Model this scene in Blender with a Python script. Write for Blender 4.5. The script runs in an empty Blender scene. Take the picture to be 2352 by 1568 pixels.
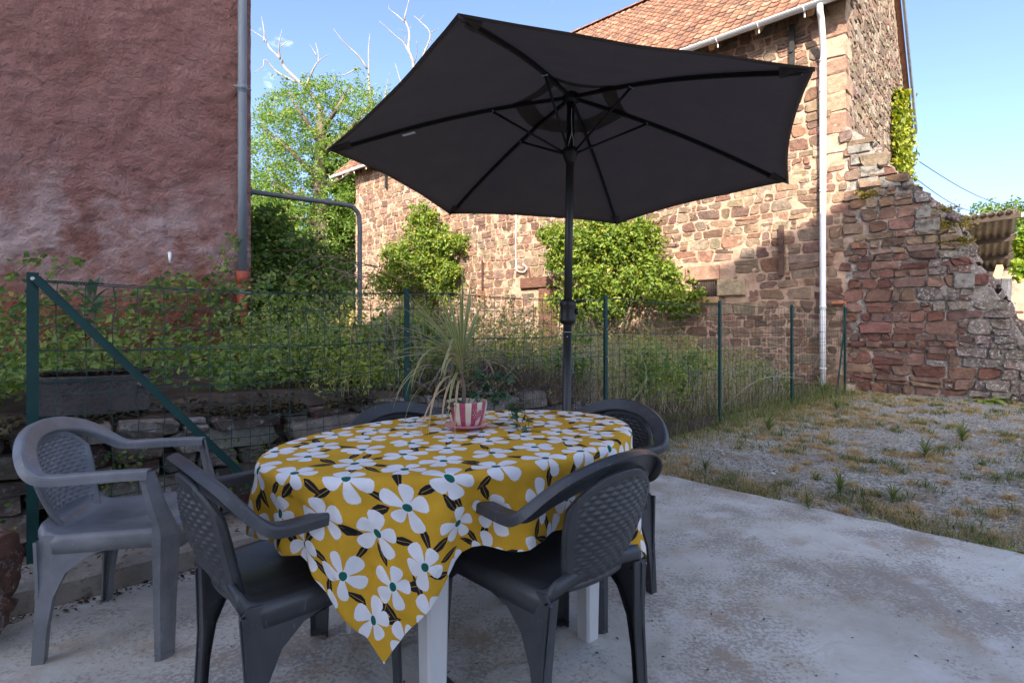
import bpy, math, random
import numpy as np
from mathutils import Vector, noise
from mathutils.geometry import delaunay_2d_cdt

R = math.radians
S = bpy.context.scene
COL = S.collection
rng = np.random.default_rng(11)
random.seed(11)

# ------------------------------------------------------------------ camera, sky, sun, exposure
CAMZ = 1.145
cd = bpy.data.cameras.new('camera')
cam = bpy.data.objects.new('camera', cd)
COL.objects.link(cam)
cam.location = (0, 0, CAMZ)
cam.rotation_euler = (R(90), 0, 0)
cd.sensor_width = 36.0
cd.lens = 1240 / 2352 * 36.0
cd.shift_y = (745 - 784) / 2352
cd.clip_start = 0.05
cd.clip_end = 2000
S.camera = cam

SUN_EL, SUN_AZ = 32.0, (-0.19, -0.98)          # azimuth: horizontal vector towards the sun
w = bpy.data.worlds.new('World')
S.world = w
w.use_nodes = True
wn, wl = w.node_tree.nodes, w.node_tree.links
bg = wn['Background']
sky = wn.new('ShaderNodeTexSky')
sky.sky_type = 'NISHITA'
sky.sun_disc = False
sky.sun_elevation = R(SUN_EL)
sky.sun_rotation = math.atan2(SUN_AZ[0], SUN_AZ[1])
sky.air_density = 0.55
sky.dust_density = 2.8
sky.ozone_density = 2.0
SKY_STRENGTH = 0.15
bg.inputs['Strength'].default_value = SKY_STRENGTH
# a few thin wisps of cloud, as colour of the sky itself
tc = wn.new('ShaderNodeTexCoord')
mp = wn.new('ShaderNodeMapping'); mp.inputs['Scale'].default_value = (2.2, 2.2, 5.0)
nz = wn.new('ShaderNodeTexNoise'); nz.inputs['Scale'].default_value = 2.6; nz.inputs['Detail'].default_value = 9
nz.inputs['Roughness'].default_value = 0.62
rp = wn.new('ShaderNodeValToRGB')
rp.color_ramp.elements[0].position = 0.655; rp.color_ramp.elements[0].color = (0, 0, 0, 1)
rp.color_ramp.elements[1].position = 0.88; rp.color_ramp.elements[1].color = (0.75, 0.75, 0.75, 1)
mx = wn.new('ShaderNodeMixRGB'); mx.inputs['Color2'].default_value = (6.4, 6.6, 6.9, 1)
wl.new(tc.outputs['Generated'], mp.inputs['Vector'])
wl.new(mp.outputs['Vector'], nz.inputs['Vector'])
wl.new(nz.outputs['Fac'], rp.inputs['Fac'])
wl.new(rp.outputs['Color'], mx.inputs['Fac'])
wl.new(sky.outputs['Color'], mx.inputs['Color1'])
wl.new(mx.outputs['Color'], bg.inputs['Color'])

sd = bpy.data.lights.new('sun', 'SUN')
sd.energy = 3.9
sd.angle = R(0.5)
sd.color = (1.0, 0.88, 0.72)
sun = bpy.data.objects.new('sun', sd)
COL.objects.link(sun)
sv = Vector((SUN_AZ[0], SUN_AZ[1], 0)).normalized() * math.cos(R(SUN_EL)) + Vector((0, 0, math.sin(R(SUN_EL))))
sun.rotation_euler = sv.to_track_quat('Z', 'Y').to_euler()

S.view_settings.view_transform = 'Standard'
S.view_settings.look = 'None'
S.view_settings.exposure = 1.86
S.view_settings.gamma = 1.0
S.view_settings.use_curve_mapping = False
S.render.engine = 'CYCLES'
S.cycles.max_bounces = 8
S.cycles.transparent_max_bounces = 8
S.cycles.use_denoising = True


# ------------------------------------------------------------------ helpers: objects
BASE = {}


def at(px, py, Y):
    """world point seen at photo pixel (2352 x 1568 grid) at depth Y"""
    return np.array([(px - 1176) * Y / 1240, Y, CAMZ - (py - 745) * Y / 1240])


def tag(o, label=None, cat=None, group=None, kind=None):
    if label: o['label'] = label
    if cat: o['category'] = cat
    if group: o['group'] = group
    if kind: o['kind'] = kind
    return o


def thing(name, label, cat, loc=(0, 0, 0), rz=0, group=None):
    o = bpy.data.objects.new(name, None)
    o.empty_display_size = 0.1
    COL.objects.link(o)
    o.location = loc
    o.rotation_euler = (0, 0, rz)
    BASE[o.name] = np.array(loc, float)
    return tag(o, label, cat, group)


def mesh(name, V, F, mats, smooth=False, mi=None, col=None):
    """V: (N,3); F: list of faces, or an int array (M,k)"""
    me = bpy.data.meshes.new(name)
    V = np.asarray(V, float)
    if isinstance(F, np.ndarray):
        m, k = F.shape
        me.vertices.add(len(V)); me.vertices.foreach_set('co', V.astype(np.float32).ravel())
        me.loops.add(m * k); me.loops.foreach_set('vertex_index', F.astype(np.int32).ravel())
        me.polygons.add(m)
        me.polygons.foreach_set('loop_start', np.arange(0, m * k, k, dtype=np.int32))
        me.polygons.foreach_set('loop_total', np.full(m, k, np.int32))
        me.update(calc_edges=True)
    else:
        me.from_pydata([tuple(v) for v in V], [], [tuple(f) for f in F])
    for m_ in (mats if isinstance(mats, (list, tuple)) else [mats]):
        me.materials.append(m_)
    if mi is not None:
        me.polygons.foreach_set('material_index', np.asarray(mi, np.int32))
    me.polygons.foreach_set('use_smooth', np.full(len(me.polygons), bool(smooth)))
    if col is not None:
        a = me.color_attributes.new('col', 'FLOAT_COLOR', 'POINT')
        c = np.ones((len(V), 4), np.float32); c[:, :3] = col
        a.data.foreach_set('color', c.ravel())
    me.update()
    return me


def link(name, me, parent=None, loc=None, rot=None, scale=None, color=None):
    o = bpy.data.objects.new(name, me)
    COL.objects.link(o)
    if parent is not None: o.parent = parent
    if loc is not None: o.location = loc
    if rot is not None: o.rotation_euler = rot
    if scale is not None: o.scale = scale
    if color is not None: o.color = (*color, 1)
    return o


def obj(name, V, F, mats, parent=None, smooth=False, mi=None, col=None, world=True):
    """one mesh object; V in world coordinates (unless world=False) under a thing"""
    V = np.asarray(V, float)
    if parent is not None and world:
        p = parent
        while p.parent is not None: p = p.parent
        V = V - BASE.get(p.name, np.zeros(3))
    return link(name, mesh(name, V, F, mats, smooth, mi, col), parent)


class MB:
    """collects shapes for one mesh"""
    def __init__(s): s.V = []; s.F = []; s.M = []; s.n = 0
    def add(s, V, F, m=0):
        V = np.asarray(V, float)
        s.V.append(V)
        for f in F: s.F.append([i + s.n for i in f]); s.M.append(m)
        s.n += len(V)
        return s
    def box(s, c, size, ax=None, m=0):
        """box of centre c, full sizes, axes (3 unit vectors)"""
        ax = np.eye(3) if ax is None else np.asarray(ax, float)
        h = np.asarray(size, float) / 2
        sg = np.array([(-1,-1,-1),(1,-1,-1),(1,1,-1),(-1,1,-1),(-1,-1,1),(1,-1,1),(1,1,1),(-1,1,1)], float)
        V = np.asarray(c, float) + (sg * h) @ ax
        return s.add(V, [(0,3,2,1),(4,5,6,7),(0,1,5,4),(1,2,6,5),(2,3,7,6),(3,0,4,7)], m)
    def tube(s, P, r, n=8, m=0, cap=True):
        V, F = tube(P, r, n, cap)
        return s.add(V, F, m)
    def obj(s, name, mats, parent=None, smooth=False, world=True):
        return obj(name, np.vstack(s.V), s.F, mats, parent, smooth, s.M, world=world)


def axes_from(d):
    d = np.asarray(d, float); d = d / np.linalg.norm(d)
    up = np.array([0, 0, 1.0]) if abs(d[2]) < 0.9 else np.array([1.0, 0, 0])
    a = np.cross(up, d); a /= np.linalg.norm(a)
    return d, a, np.cross(d, a)


def tube(P, r, n=8, cap=True):
    P = np.asarray(P, float)
    k = len(P)
    r = np.full(k, r, float) if np.isscalar(r) else np.asarray(r, float)
    T = np.gradient(P, axis=0)
    _, a, b = axes_from(T[0])
    V = []
    ang = np.arange(n) * 2 * np.pi / n
    for i in range(k):
        t = T[i] / (np.linalg.norm(T[i]) + 1e-12)
        a = a - t * a.dot(t); a /= np.linalg.norm(a) + 1e-12
        b = np.cross(t, a)
        V.append(P[i] + r[i] * (np.cos(ang)[:, None] * a + np.sin(ang)[:, None] * b))
    V = np.vstack(V)
    F = [(i*n+j, i*n+(j+1) % n, (i+1)*n+(j+1) % n, (i+1)*n+j) for i in range(k-1) for j in range(n)]
    if cap: F += [tuple(range(n-1, -1, -1)), tuple(range((k-1)*n, k*n))]
    return V, F


def spline(P, m):
    """Catmull-Rom through P, m samples"""
    P = np.asarray(P, float)
    Q = np.vstack([2*P[0]-P[1], P, 2*P[-1]-P[-2]])
    out = []
    for u in np.linspace(0, len(P)-1-1e-9, m):
        i = int(u); f = u - i
        p0, p1, p2, p3 = Q[i:i+4]
        out.append(0.5*((2*p1)+(-p0+p2)*f+(2*p0-5*p1+4*p2-p3)*f*f+(-p0+3*p1-3*p2+p3)*f**3))
    return np.array(out)


def lathe(prof, n=32, c=(0, 0, 0)):
    prof = np.asarray(prof, float)
    ang = np.arange(n)*2*np.pi/n
    V = np.vstack([np.c_[r*np.cos(ang), r*np.sin(ang), np.full(n, z)] for r, z in prof]) + np.asarray(c)
    k = len(prof)
    F = [(i*n+j, i*n+(j+1) % n, (i+1)*n+(j+1) % n, (i+1)*n+j) for i in range(k-1) for j in range(n)]
    return V, F


def grid_faces(nu, nv):
    i, j = np.meshgrid(np.arange(nu-1), np.arange(nv-1), indexing='ij')
    a = (i*nv+j).ravel()
    return np.c_[a, a+nv, a+nv+1, a+1]


def fbm(P, scale, octaves=4, lac=2.1, gain=0.5):
    out = np.zeros(len(P))
    for q, p in enumerate(P):
        v = Vector(p)*scale; amp = 1.0; s = 0.0
        for o in range(octaves):
            s += amp*noise.noise(v); v = v*lac; amp *= gain
        out[q] = s
    return out


def hash01(a):
    return np.abs(np.sin(np.asarray(a, float)*127.1+3.7)*43758.5453) % 1


# ------------------------------------------------------------------ helpers: materials
def new_mat(name):
    m = bpy.data.materials.new(name)
    m.use_nodes = True
    nt = m.node_tree
    return m, nt.nodes, nt.links, nt.nodes['Principled BSDF']


def N(nodes, kind, **kw):
    n = nodes.new(kind)
    for k, v in kw.items():
        if k in n.inputs: n.inputs[k].default_value = v
        else: setattr(n, k, v)
    return n


def ramp(nodes, stops):
    r = nodes.new('ShaderNodeValToRGB')
    e = r.color_ramp.elements
    while len(e) < len(stops): e.new(0.5)
    for q, (p, c) in zip(e, stops):
        q.position = p; q.color = (*c, 1) if len(c) == 3 else c
    return r


def g3(v): return (v, v, v)


def mixc(nodes, links, fac, c1, c2, mode='MIX'):
    m = nodes.new('ShaderNodeMixRGB'); m.blend_type = mode
    for s, v in (('Fac', fac), ('Color1', c1), ('Color2', c2)):
        if hasattr(v, 'links'): links.new(v, m.inputs[s])
        elif isinstance(v, (int, float)): m.inputs[s].default_value = v
        else: m.inputs[s].default_value = (*v, 1)
    return m.outputs['Color']


def mat(name, stops, scale=4.0, rough=0.8, bump=0.0, bscale=40.0, spec=0.3, detail=6, metal=0.0, stretch=None,
        dirt=None, rough2=None):
    """noise-ramped principled material in world coordinates. dirt=(colour, scale, threshold)"""
    m, n, l, b = new_mat(name)
    geo = N(n, 'ShaderNodeNewGeometry')
    pos = geo.outputs['Position']
    if stretch:
        mpn = N(n, 'ShaderNodeMapping'); mpn.inputs['Scale'].default_value = stretch
        l.new(pos, mpn.inputs['Vector']); pos = mpn.outputs['Vector']
    t = N(n, 'ShaderNodeTexNoise', Scale=scale, Detail=detail, Roughness=0.6)
    l.new(pos, t.inputs['Vector'])
    r = ramp(n, stops)
    l.new(t.outputs['Fac'], r.inputs['Fac'])
    c = r.outputs['Color']
    if dirt:
        dc, ds, th = dirt
        t2 = N(n, 'ShaderNodeTexNoise', Scale=ds, Detail=8, Roughness=0.7)
        l.new(pos, t2.inputs['Vector'])
        r2 = ramp(n, [(th, g3(0)), (min(th+0.12, 1), g3(1))])
        l.new(t2.outputs['Fac'], r2.inputs['Fac'])
        c = mixc(n, l, r2.outputs['Color'], c, dc)
    l.new(c, b.inputs['Base Color'])
    b.inputs['Roughness'].default_value = rough
    b.inputs['Specular IOR Level'].default_value = spec
    b.inputs['Metallic'].default_value = metal
    if rough2 is not None:
        rr = ramp(n, [(0.35, g3(rough)), (0.65, g3(rough2))])
        l.new(t.outputs['Fac'], rr.inputs['Fac']); l.new(rr.outputs['Color'], b.inputs['Roughness'])
    if bump:
        t3 = N(n, 'ShaderNodeTexNoise', Scale=bscale, Detail=5, Roughness=0.65)
        l.new(pos, t3.inputs['Vector'])
        bm = N(n, 'ShaderNodeBump', Strength=min(bump, 1.0), Distance=0.02*max(1, bump))
        l.new(t3.outputs['Fac'], bm.inputs['Height']); l.new(bm.outputs['Normal'], b.inputs['Normal'])
    return m


def stone_mat(name, source, lichen=0.62, lich_col=(0.50, 0.49, 0.45), bump=0.8):
    """source: 'object' (object colour) or 'attr' (point colour 'col')"""
    m, n, l, b = new_mat(name)
    geo = N(n, 'ShaderNodeNewGeometry'); pos = geo.outputs['Position']
    if source == 'object': base = N(n, 'ShaderNodeObjectInfo').outputs['Color']
    else:
        a = N(n, 'ShaderNodeAttribute'); a.attribute_name = 'col'; base = a.outputs['Color']
    t = N(n, 'ShaderNodeTexNoise', Scale=9.0, Detail=8, Roughness=0.7); l.new(pos, t.inputs['Vector'])
    r = ramp(n, [(0.25, g3(0.55)), (0.5, g3(0.95)), (0.75, g3(1.45))]); l.new(t.outputs['Fac'], r.inputs['Fac'])
    c = mixc(n, l, 1.0, base, r.outputs['Color'], 'MULTIPLY')
    t2 = N(n, 'ShaderNodeTexNoise', Scale=26.0, Detail=7, Roughness=0.75); l.new(pos, t2.inputs['Vector'])
    r2 = ramp(n, [(lichen, g3(0)), (lichen+0.06, g3(0.85))]); l.new(t2.outputs['Fac'], r2.inputs['Fac'])
    c = mixc(n, l, r2.outputs['Color'], c, lich_col)
    t4 = N(n, 'ShaderNodeTexNoise', Scale=3.1, Detail=8, Roughness=0.7); l.new(pos, t4.inputs['Vector'])
    r4 = ramp(n, [(0.52, g3(0)), (0.72, g3(0.6))]); l.new(t4.outputs['Fac'], r4.inputs['Fac'])
    c = mixc(n, l, r4.outputs['Color'], c, (0.06, 0.052, 0.045))
    l.new(c, b.inputs['Base Color'])
    b.inputs['Roughness'].default_value = 0.92
    b.inputs['Specular IOR Level'].default_value = 0.15
    t3 = N(n, 'ShaderNodeTexNoise', Scale=17.0, Detail=9, Roughness=0.74, Distortion=0.4); l.new(pos, t3.inputs['Vector'])
    bm = N(n, 'ShaderNodeBump', Strength=bump, Distance=0.05)
    l.new(t3.outputs['Fac'], bm.inputs['Height']); l.new(bm.outputs['Normal'], b.inputs['Normal'])
    return m


def leaf_mat(name, stops, trans=0.35, rough=0.5, spec=0.35):
    m, n, l, b = new_mat(name)
    geo = N(n, 'ShaderNodeNewGeometry')
    r = ramp(n, stops)
    l.new(geo.outputs['Random Per Island'], r.inputs['Fac'])
    l.new(r.outputs['Color'], b.inputs['Base Color'])
    b.inputs['Roughness'].default_value = rough
    b.inputs['Specular IOR Level'].default_value = spec
    tr = N(n, 'ShaderNodeBsdfTranslucent')
    hs = N(n, 'ShaderNodeHueSaturation', Saturation=1.15, Value=1.5)
    l.new(r.outputs['Color'], hs.inputs['Color']); l.new(hs.outputs['Color'], tr.inputs['Color'])
    ms = N(n, 'ShaderNodeMixShader', Fac=trans)
    l.new(b.outputs['BSDF'], ms.inputs[1]); l.new(tr.outputs['BSDF'], ms.inputs[2])
    l.new(ms.outputs['Shader'], n['Material Output'].inputs['Surface'])
    return m


M = {}
M['stone'] = stone_mat('barn_stone', 'object')
M['stone_fill'] = stone_mat('barn_stone_fill', 'attr')
M['lichen_stone'] = stone_mat('lichen_stone', 'object', lichen=0.53, lich_col=(0.44, 0.44, 0.42))
M['lichen_fill'] = stone_mat('lichen_stone_fill', 'attr', lichen=0.53, lich_col=(0.44, 0.44, 0.42))
M['mortar'] = mat('mortar', [(0.3, (0.25, 0.16, 0.11)), (0.55, (0.38, 0.262, 0.19)), (0.8, (0.46, 0.335, 0.25))], 5, 0.95, 1.0, 22)
M['mortar_gable'] = mat('gable_mortar', [(0.3, (0.19, 0.14, 0.105)), (0.55, (0.29, 0.22, 0.165)), (0.8, (0.39, 0.32, 0.255))], 4, 0.95, 1.0, 18,
                        dirt=((0.13, 0.115, 0.10), 2.4, 0.55))
M['rubble_core'] = mat('buttress_mortar', [(0.3, (0.15, 0.11, 0.09)), (0.5, (0.30, 0.225, 0.18)), (0.75, (0.42, 0.37, 0.32))], 4, 0.95, 1.0, 16,
                       dirt=((0.46, 0.46, 0.44), 13, 0.60))
M['plaster'] = None
M['gutter'] = mat('grey_plastic_gutter', [(0.3, g3(0.50)), (0.7, g3(0.60))], 3, 0.45, 0, spec=0.4)
M['white_pipe'] = mat('white_plastic_pipe', [(0.3, (0.72, 0.73, 0.75)), (0.7, (0.80, 0.80, 0.80))], 2, 0.4, spec=0.4)
M['zinc'] = mat('blue_grey_zinc', [(0.3, (0.13, 0.165, 0.20)), (0.7, (0.19, 0.225, 0.265))], 3, 0.5, 0, spec=0.4, stretch=(3, 3, 0.4))
M['terracotta_pipe'] = mat('red_clay_pipe', [(0.3, (0.28, 0.06, 0.035)), (0.7, (0.36, 0.09, 0.05))], 6, 0.6)
M['iron'] = mat('rusty_iron', [(0.3, (0.035, 0.022, 0.020)), (0.7, (0.10, 0.055, 0.040))], 8, 0.75, 0.3, 60)
M['dark_iron'] = mat('dark_iron', [(0.3, g3(0.012)), (0.7, g3(0.025))], 8, 0.7)
M['steel_pipe'] = mat('weathered_steel_pipe', [(0.3, (0.075, 0.085, 0.095)), (0.7, (0.14, 0.145, 0.15))], 4, 0.6, 0.2, 60, dirt=((0.16, 0.08, 0.045), 7, 0.62))
M['wood_beam'] = mat('weathered_red_wood', [(0.3, (0.085, 0.04, 0.028)), (0.7, (0.17, 0.085, 0.06))], 6, 0.85, 0.5, 30, stretch=(1, 1, 6))
M['pale_wood'] = mat('pale_timber', [(0.3, (0.38, 0.24, 0.13)), (0.7, (0.52, 0.35, 0.21))], 5, 0.8, 0.3, 30, stretch=(5, 5, 1))
M['grey_wood'] = mat('grey_boards', [(0.3, (0.27, 0.25, 0.23)), (0.7, (0.45, 0.43, 0.41))], 5, 0.85, 0.4, 30, stretch=(6, 6, 1))
M['dark_wood'] = mat('dark_timber', [(0.3, (0.03, 0.022, 0.018)), (0.7, (0.07, 0.05, 0.04))], 6, 0.85)
M['fibro'] = mat('corrugated_cement_sheet', [(0.3, (0.12, 0.105, 0.085)), (0.7, (0.23, 0.20, 0.165))], 4, 0.9, 0.4, 30)
M['block'] = mat('cement_block', [(0.3, (0.15, 0.145, 0.13)), (0.7, (0.27, 0.26, 0.235))], 6, 0.95, 1.0, 40, dirt=((0.09, 0.075, 0.062), 8, 0.50))
M['dark_block'] = mat('weathered_concrete_block', [(0.3, (0.055, 0.05, 0.048)), (0.7, (0.11, 0.102, 0.098))], 5, 0.95, 1.0, 45, dirt=((0.028, 0.024, 0.022), 24, 0.58))
M['moss'] = leaf_mat('moss', [(0, (0.10, 0.085, 0.012)), (0.5, (0.20, 0.16, 0.025)), (1, (0.28, 0.21, 0.05))], 0.1, 0.9)
M['dark_moss'] = leaf_mat('dark_moss', [(0, (0.018, 0.014, 0.007)), (0.6, (0.04, 0.03, 0.012)), (1, (0.075, 0.062, 0.018))], 0.05, 0.9)
M['fence_green'] = mat('green_painted_steel', [(0.3, (0.003, 0.034, 0.031)), (0.7, (0.005, 0.056, 0.052))], 8, 0.55, 0.1, 60, spec=0.35)
M['wire'] = mat('green_coated_wire', [(0.3, (0.008, 0.035, 0.030)), (0.7, (0.015, 0.055, 0.048))], 8, 0.45, spec=0.5)
M['bolt'] = mat('bare_steel', [(0.3, g3(0.35)), (0.7, g3(0.5))], 9, 0.35, metal=0.8)
M['soil'] = mat('soil', [(0.25, (0.022, 0.014, 0.010)), (0.5, (0.055, 0.038, 0.026)), (0.8, (0.13, 0.095, 0.06))], 5, 1.0, 1.0, 30,
                dirt=((0.16, 0.125, 0.07), 14, 0.60))
M['umbrella_cloth'] = None
M['umbrella_frame'] = mat('black_powder_coat', [(0.3, g3(0.008)), (0.7, g3(0.014))], 8, 0.45, spec=0.4)
M['umbrella_pole'] = mat('charcoal_pole', [(0.3, g3(0.018)), (0.7, g3(0.026))], 5, 0.42, spec=0.5)
M['white_plastic'] = mat('white_table_plastic', [(0.3, (0.50, 0.49, 0.47)), (0.7, (0.66, 0.66, 0.65))], 4, 0.5, 0.1, 80, dirt=((0.32, 0.30, 0.27), 30, 0.66), stretch=(1, 1, 0.4))
M['cord'] = mat('white_cord', [(0, g3(0.7)), (1, g3(0.8))], 5, 0.7)
M['bark'] = mat('bark', [(0.3, (0.06, 0.048, 0.036)), (0.7, (0.16, 0.13, 0.10))], 3, 0.9, 0.8, 18, stretch=(3, 3, 0.6))
M['dead_wood'] = mat('bleached_dead_wood', [(0.3, (0.15, 0.13, 0.115)), (0.7, (0.30, 0.275, 0.24))], 3, 0.85)
M['stem'] = mat('bramble_stem', [(0.3, (0.09, 0.06, 0.045)), (0.7, (0.22, 0.17, 0.13))], 6, 0.8)
M['dry'] = leaf_mat('dry_stems', [(0, (0.22, 0.17, 0.10)), (0.5, (0.40, 0.32, 0.20)), (1, (0.54, 0.46, 0.32))], 0.15, 0.8)
M['brown_dry'] = leaf_mat('brown_dead_brush', [(0, (0.05, 0.032, 0.022)), (0.5, (0.13, 0.085, 0.055)), (1, (0.26, 0.19, 0.12))], 0.05, 0.9)
M['locust'] = leaf_mat('locust_leaves', [(0, (0.06, 0.135, 0.022)), (0.5, (0.125, 0.22, 0.04)), (0.85, (0.185, 0.265, 0.055)), (1, (0.30, 0.26, 0.06))], 0.42)
M['far_leaf'] = leaf_mat('woodland_leaves', [(0, (0.045, 0.095, 0.015)), (0.6, (0.105, 0.17, 0.028)), (1, (0.17, 0.22, 0.04))], 0.35)
M['shrub'] = leaf_mat('wall_shrub_leaves', [(0, (0.07, 0.13, 0.016)), (0.5, (0.145, 0.215, 0.028)), (0.93, (0.22, 0.27, 0.04)), (1, (0.36, 0.28, 0.06))], 0.38)
M['bramble'] = leaf_mat('bramble_leaves', [(0, (0.05, 0.105, 0.022)), (0.6, (0.125, 0.205, 0.042)), (0.93, (0.21, 0.275, 0.065)), (1, (0.34, 0.33, 0.08))], 0.35)
M['weed'] = leaf_mat('weed_leaves', [(0, (0.085, 0.14, 0.03)), (0.5, (0.20, 0.265, 0.055)), (0.85, (0.31, 0.34, 0.09)), (1, (0.42, 0.35, 0.14))], 0.35)
M['ivy_gable'] = leaf_mat('sunlit_creeper', [(0, (0.075, 0.11, 0.012)), (0.5, (0.16, 0.20, 0.02)), (1, (0.30, 0.29, 0.04))], 0.3)
M['vine'] = leaf_mat('vine_leaves', [(0, (0.10, 0.19, 0.02)), (0.6, (0.20, 0.30, 0.03)), (1, (0.36, 0.38, 0.05))], 0.45)
M['grass'] = leaf_mat('green_grass', [(0, (0.065, 0.095, 0.028)), (0.5, (0.125, 0.16, 0.045)), (0.8, (0.19, 0.205, 0.07)), (1, (0.30, 0.25, 0.11))], 0.3, 0.6)
M['tan_grass'] = leaf_mat('dried_grass', [(0, (0.30, 0.205, 0.09)), (0.5, (0.47, 0.34, 0.165)), (1, (0.57, 0.44, 0.25))], 0.25, 0.8)
M['hay'] = leaf_mat('hill_grass', [(0, (0.18, 0.17, 0.05)), (0.5, (0.36, 0.30, 0.10)), (1, (0.48, 0.40, 0.17))], 0.3, 0.8)
M['litter'] = leaf_mat('leaf_litter', [(0, (0.035, 0.022, 0.015)), (1, (0.11, 0.07, 0.045))], 0.05, 0.9)


def mat_tiles():
    m, n, l, b = new_mat('clay_roof_tile')
    geo = N(n, 'ShaderNodeNewGeometry'); pos = geo.outputs['Position']
    r0 = ramp(n, [(0, (0.13, 0.060, 0.040)), (0.45, (0.225, 0.095, 0.055)), (0.8, (0.29, 0.135, 0.080)), (1, (0.33, 0.20, 0.135))])
    mixr = N(n, 'ShaderNodeMath', operation='FRACT')
    ad = N(n, 'ShaderNodeMath', operation='ADD')
    oi = N(n, 'ShaderNodeObjectInfo')
    l.new(geo.outputs['Random Per Island'], ad.inputs[0]); l.new(oi.outputs['Random'], ad.inputs[1])
    l.new(ad.outputs[0], mixr.inputs[0]); l.new(mixr.outputs[0], r0.inputs['Fac'])
    t = N(n, 'ShaderNodeTexNoise', Scale=5.0, Detail=9, Roughness=0.75); l.new(pos, t.inputs['Vector'])
    r = ramp(n, [(0.40, g3(0)), (0.62, g3(0.8))]); l.new(t.outputs['Fac'], r.inputs['Fac'])
    c = mixc(n, l, r.outputs['Color'], r0.outputs['Color'], (0.075, 0.055, 0.042))
    t2 = N(n, 'ShaderNodeTexNoise', Scale=19.0, Detail=6, Roughness=0.7); l.new(pos, t2.inputs['Vector'])
    r2 = ramp(n, [(0.66, g3(0)), (0.72, g3(0.8))]); l.new(t2.outputs['Fac'], r2.inputs['Fac'])
    c = mixc(n, l, r2.outputs['Color'], c, (0.46, 0.41, 0.34))
    l.new(c, b.inputs['Base Color']); b.inputs['Roughness'].default_value = 0.85
    bm = N(n, 'ShaderNodeBump', Strength=0.5, Distance=0.01)
    l.new(t2.outputs['Fac'], bm.inputs['Height']); l.new(bm.outputs['Normal'], b.inputs['Normal'])
    return m


M['tile'] = mat_tiles()


def mat_plaster():
    m, n, l, b = new_mat('pink_roughcast')
    geo = N(n, 'ShaderNodeNewGeometry'); pos = geo.outputs['Position']
    t = N(n, 'ShaderNodeTexNoise', Scale=2.2, Detail=9, Roughness=0.68, Distortion=0.6); l.new(pos, t.inputs['Vector'])
    r = ramp(n, [(0.28, (0.20, 0.080, 0.066)), (0.5, (0.295, 0.140, 0.122)), (0.75, (0.375, 0.205, 0.185))]); l.new(t.outputs['Fac'], r.inputs['Fac'])
    c = r.outputs['Color']
    # red damp band along the foot; pale efflorescence above, widened to paint in a sheen
    sep = N(n, 'ShaderNodeSeparateXYZ'); l.new(pos, sep.inputs[0])
    t2 = N(n, 'ShaderNodeTexNoise', Scale=1.3, Detail=7, Roughness=0.6, Distortion=0.8); l.new(pos, t2.inputs['Vector'])
    ma = N(n, 'ShaderNodeMath', operation='MULTIPLY_ADD'); ma.inputs[1].default_value = -1.1
    l.new(t2.outputs['Fac'], ma.inputs[0]); l.new(sep.outputs['Z'], ma.inputs[2])        # z - 1.1*noise
    rd = ramp(n, [(0.0, g3(0.85)), (0.45, g3(0.85)), (0.75, g3(0))])
    mr = N(n, 'ShaderNodeMapRange'); mr.inputs['From Min'].default_value = 0.2; mr.inputs['From Max'].default_value = 1.9
    l.new(ma.outputs[0], mr.inputs['Value']); l.new(mr.outputs[0], rd.inputs['Fac'])
    c = mixc(n, l, rd.outputs['Color'], c, (0.29, 0.095, 0.05))
    re = ramp(n, [(0.30, g3(0)), (0.52, g3(0.85)), (0.75, g3(0.55)), (1.0, g3(0))])
    mr2 = N(n, 'ShaderNodeMapRange'); mr2.inputs['From Min'].default_value = 0.35; mr2.inputs['From Max'].default_value = 2.3
    l.new(ma.outputs[0], mr2.inputs['Value']); l.new(mr2.outputs[0], re.inputs['Fac'])
    t5 = N(n, 'ShaderNodeTexNoise', Scale=3.0, Detail=8, Roughness=0.65); l.new(pos, t5.inputs['Vector'])
    r5 = ramp(n, [(0.40, g3(0)), (0.58, g3(1))]); l.new(t5.outputs['Fac'], r5.inputs['Fac'])
    f = mixc(n, l, 1.0, re.outputs['Color'], r5.outputs['Color'], 'MULTIPLY')
    c = mixc(n, l, f, c, (0.52, 0.40, 0.40))
    l.new(c, b.inputs['Base Color'])
    b.inputs['Roughness'].default_value = 0.6; b.inputs['Specular IOR Level'].default_value = 0.4
    t3 = N(n, 'ShaderNodeTexNoise', Scale=42.0, Detail=8, Roughness=0.70, Distortion=0.15); l.new(pos, t3.inputs['Vector'])
    t9 = N(n, 'ShaderNodeTexNoise', Scale=13.0, Detail=5, Roughness=0.58, Distortion=0.25); l.new(pos, t9.inputs['Vector'])
    sm = N(n, 'ShaderNodeMath', operation='MULTIPLY_ADD'); sm.inputs[1].default_value = 1.9
    l.new(t9.outputs['Fac'], sm.inputs[0]); l.new(t3.outputs['Fac'], sm.inputs[2])
    bm = N(n, 'ShaderNodeBump', Strength=1.0, Distance=0.05)
    l.new(sm.outputs[0], bm.inputs['Height']); l.new(bm.outputs['Normal'], b.inputs['Normal'])
    return m


M['plaster'] = mat_plaster()


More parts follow.
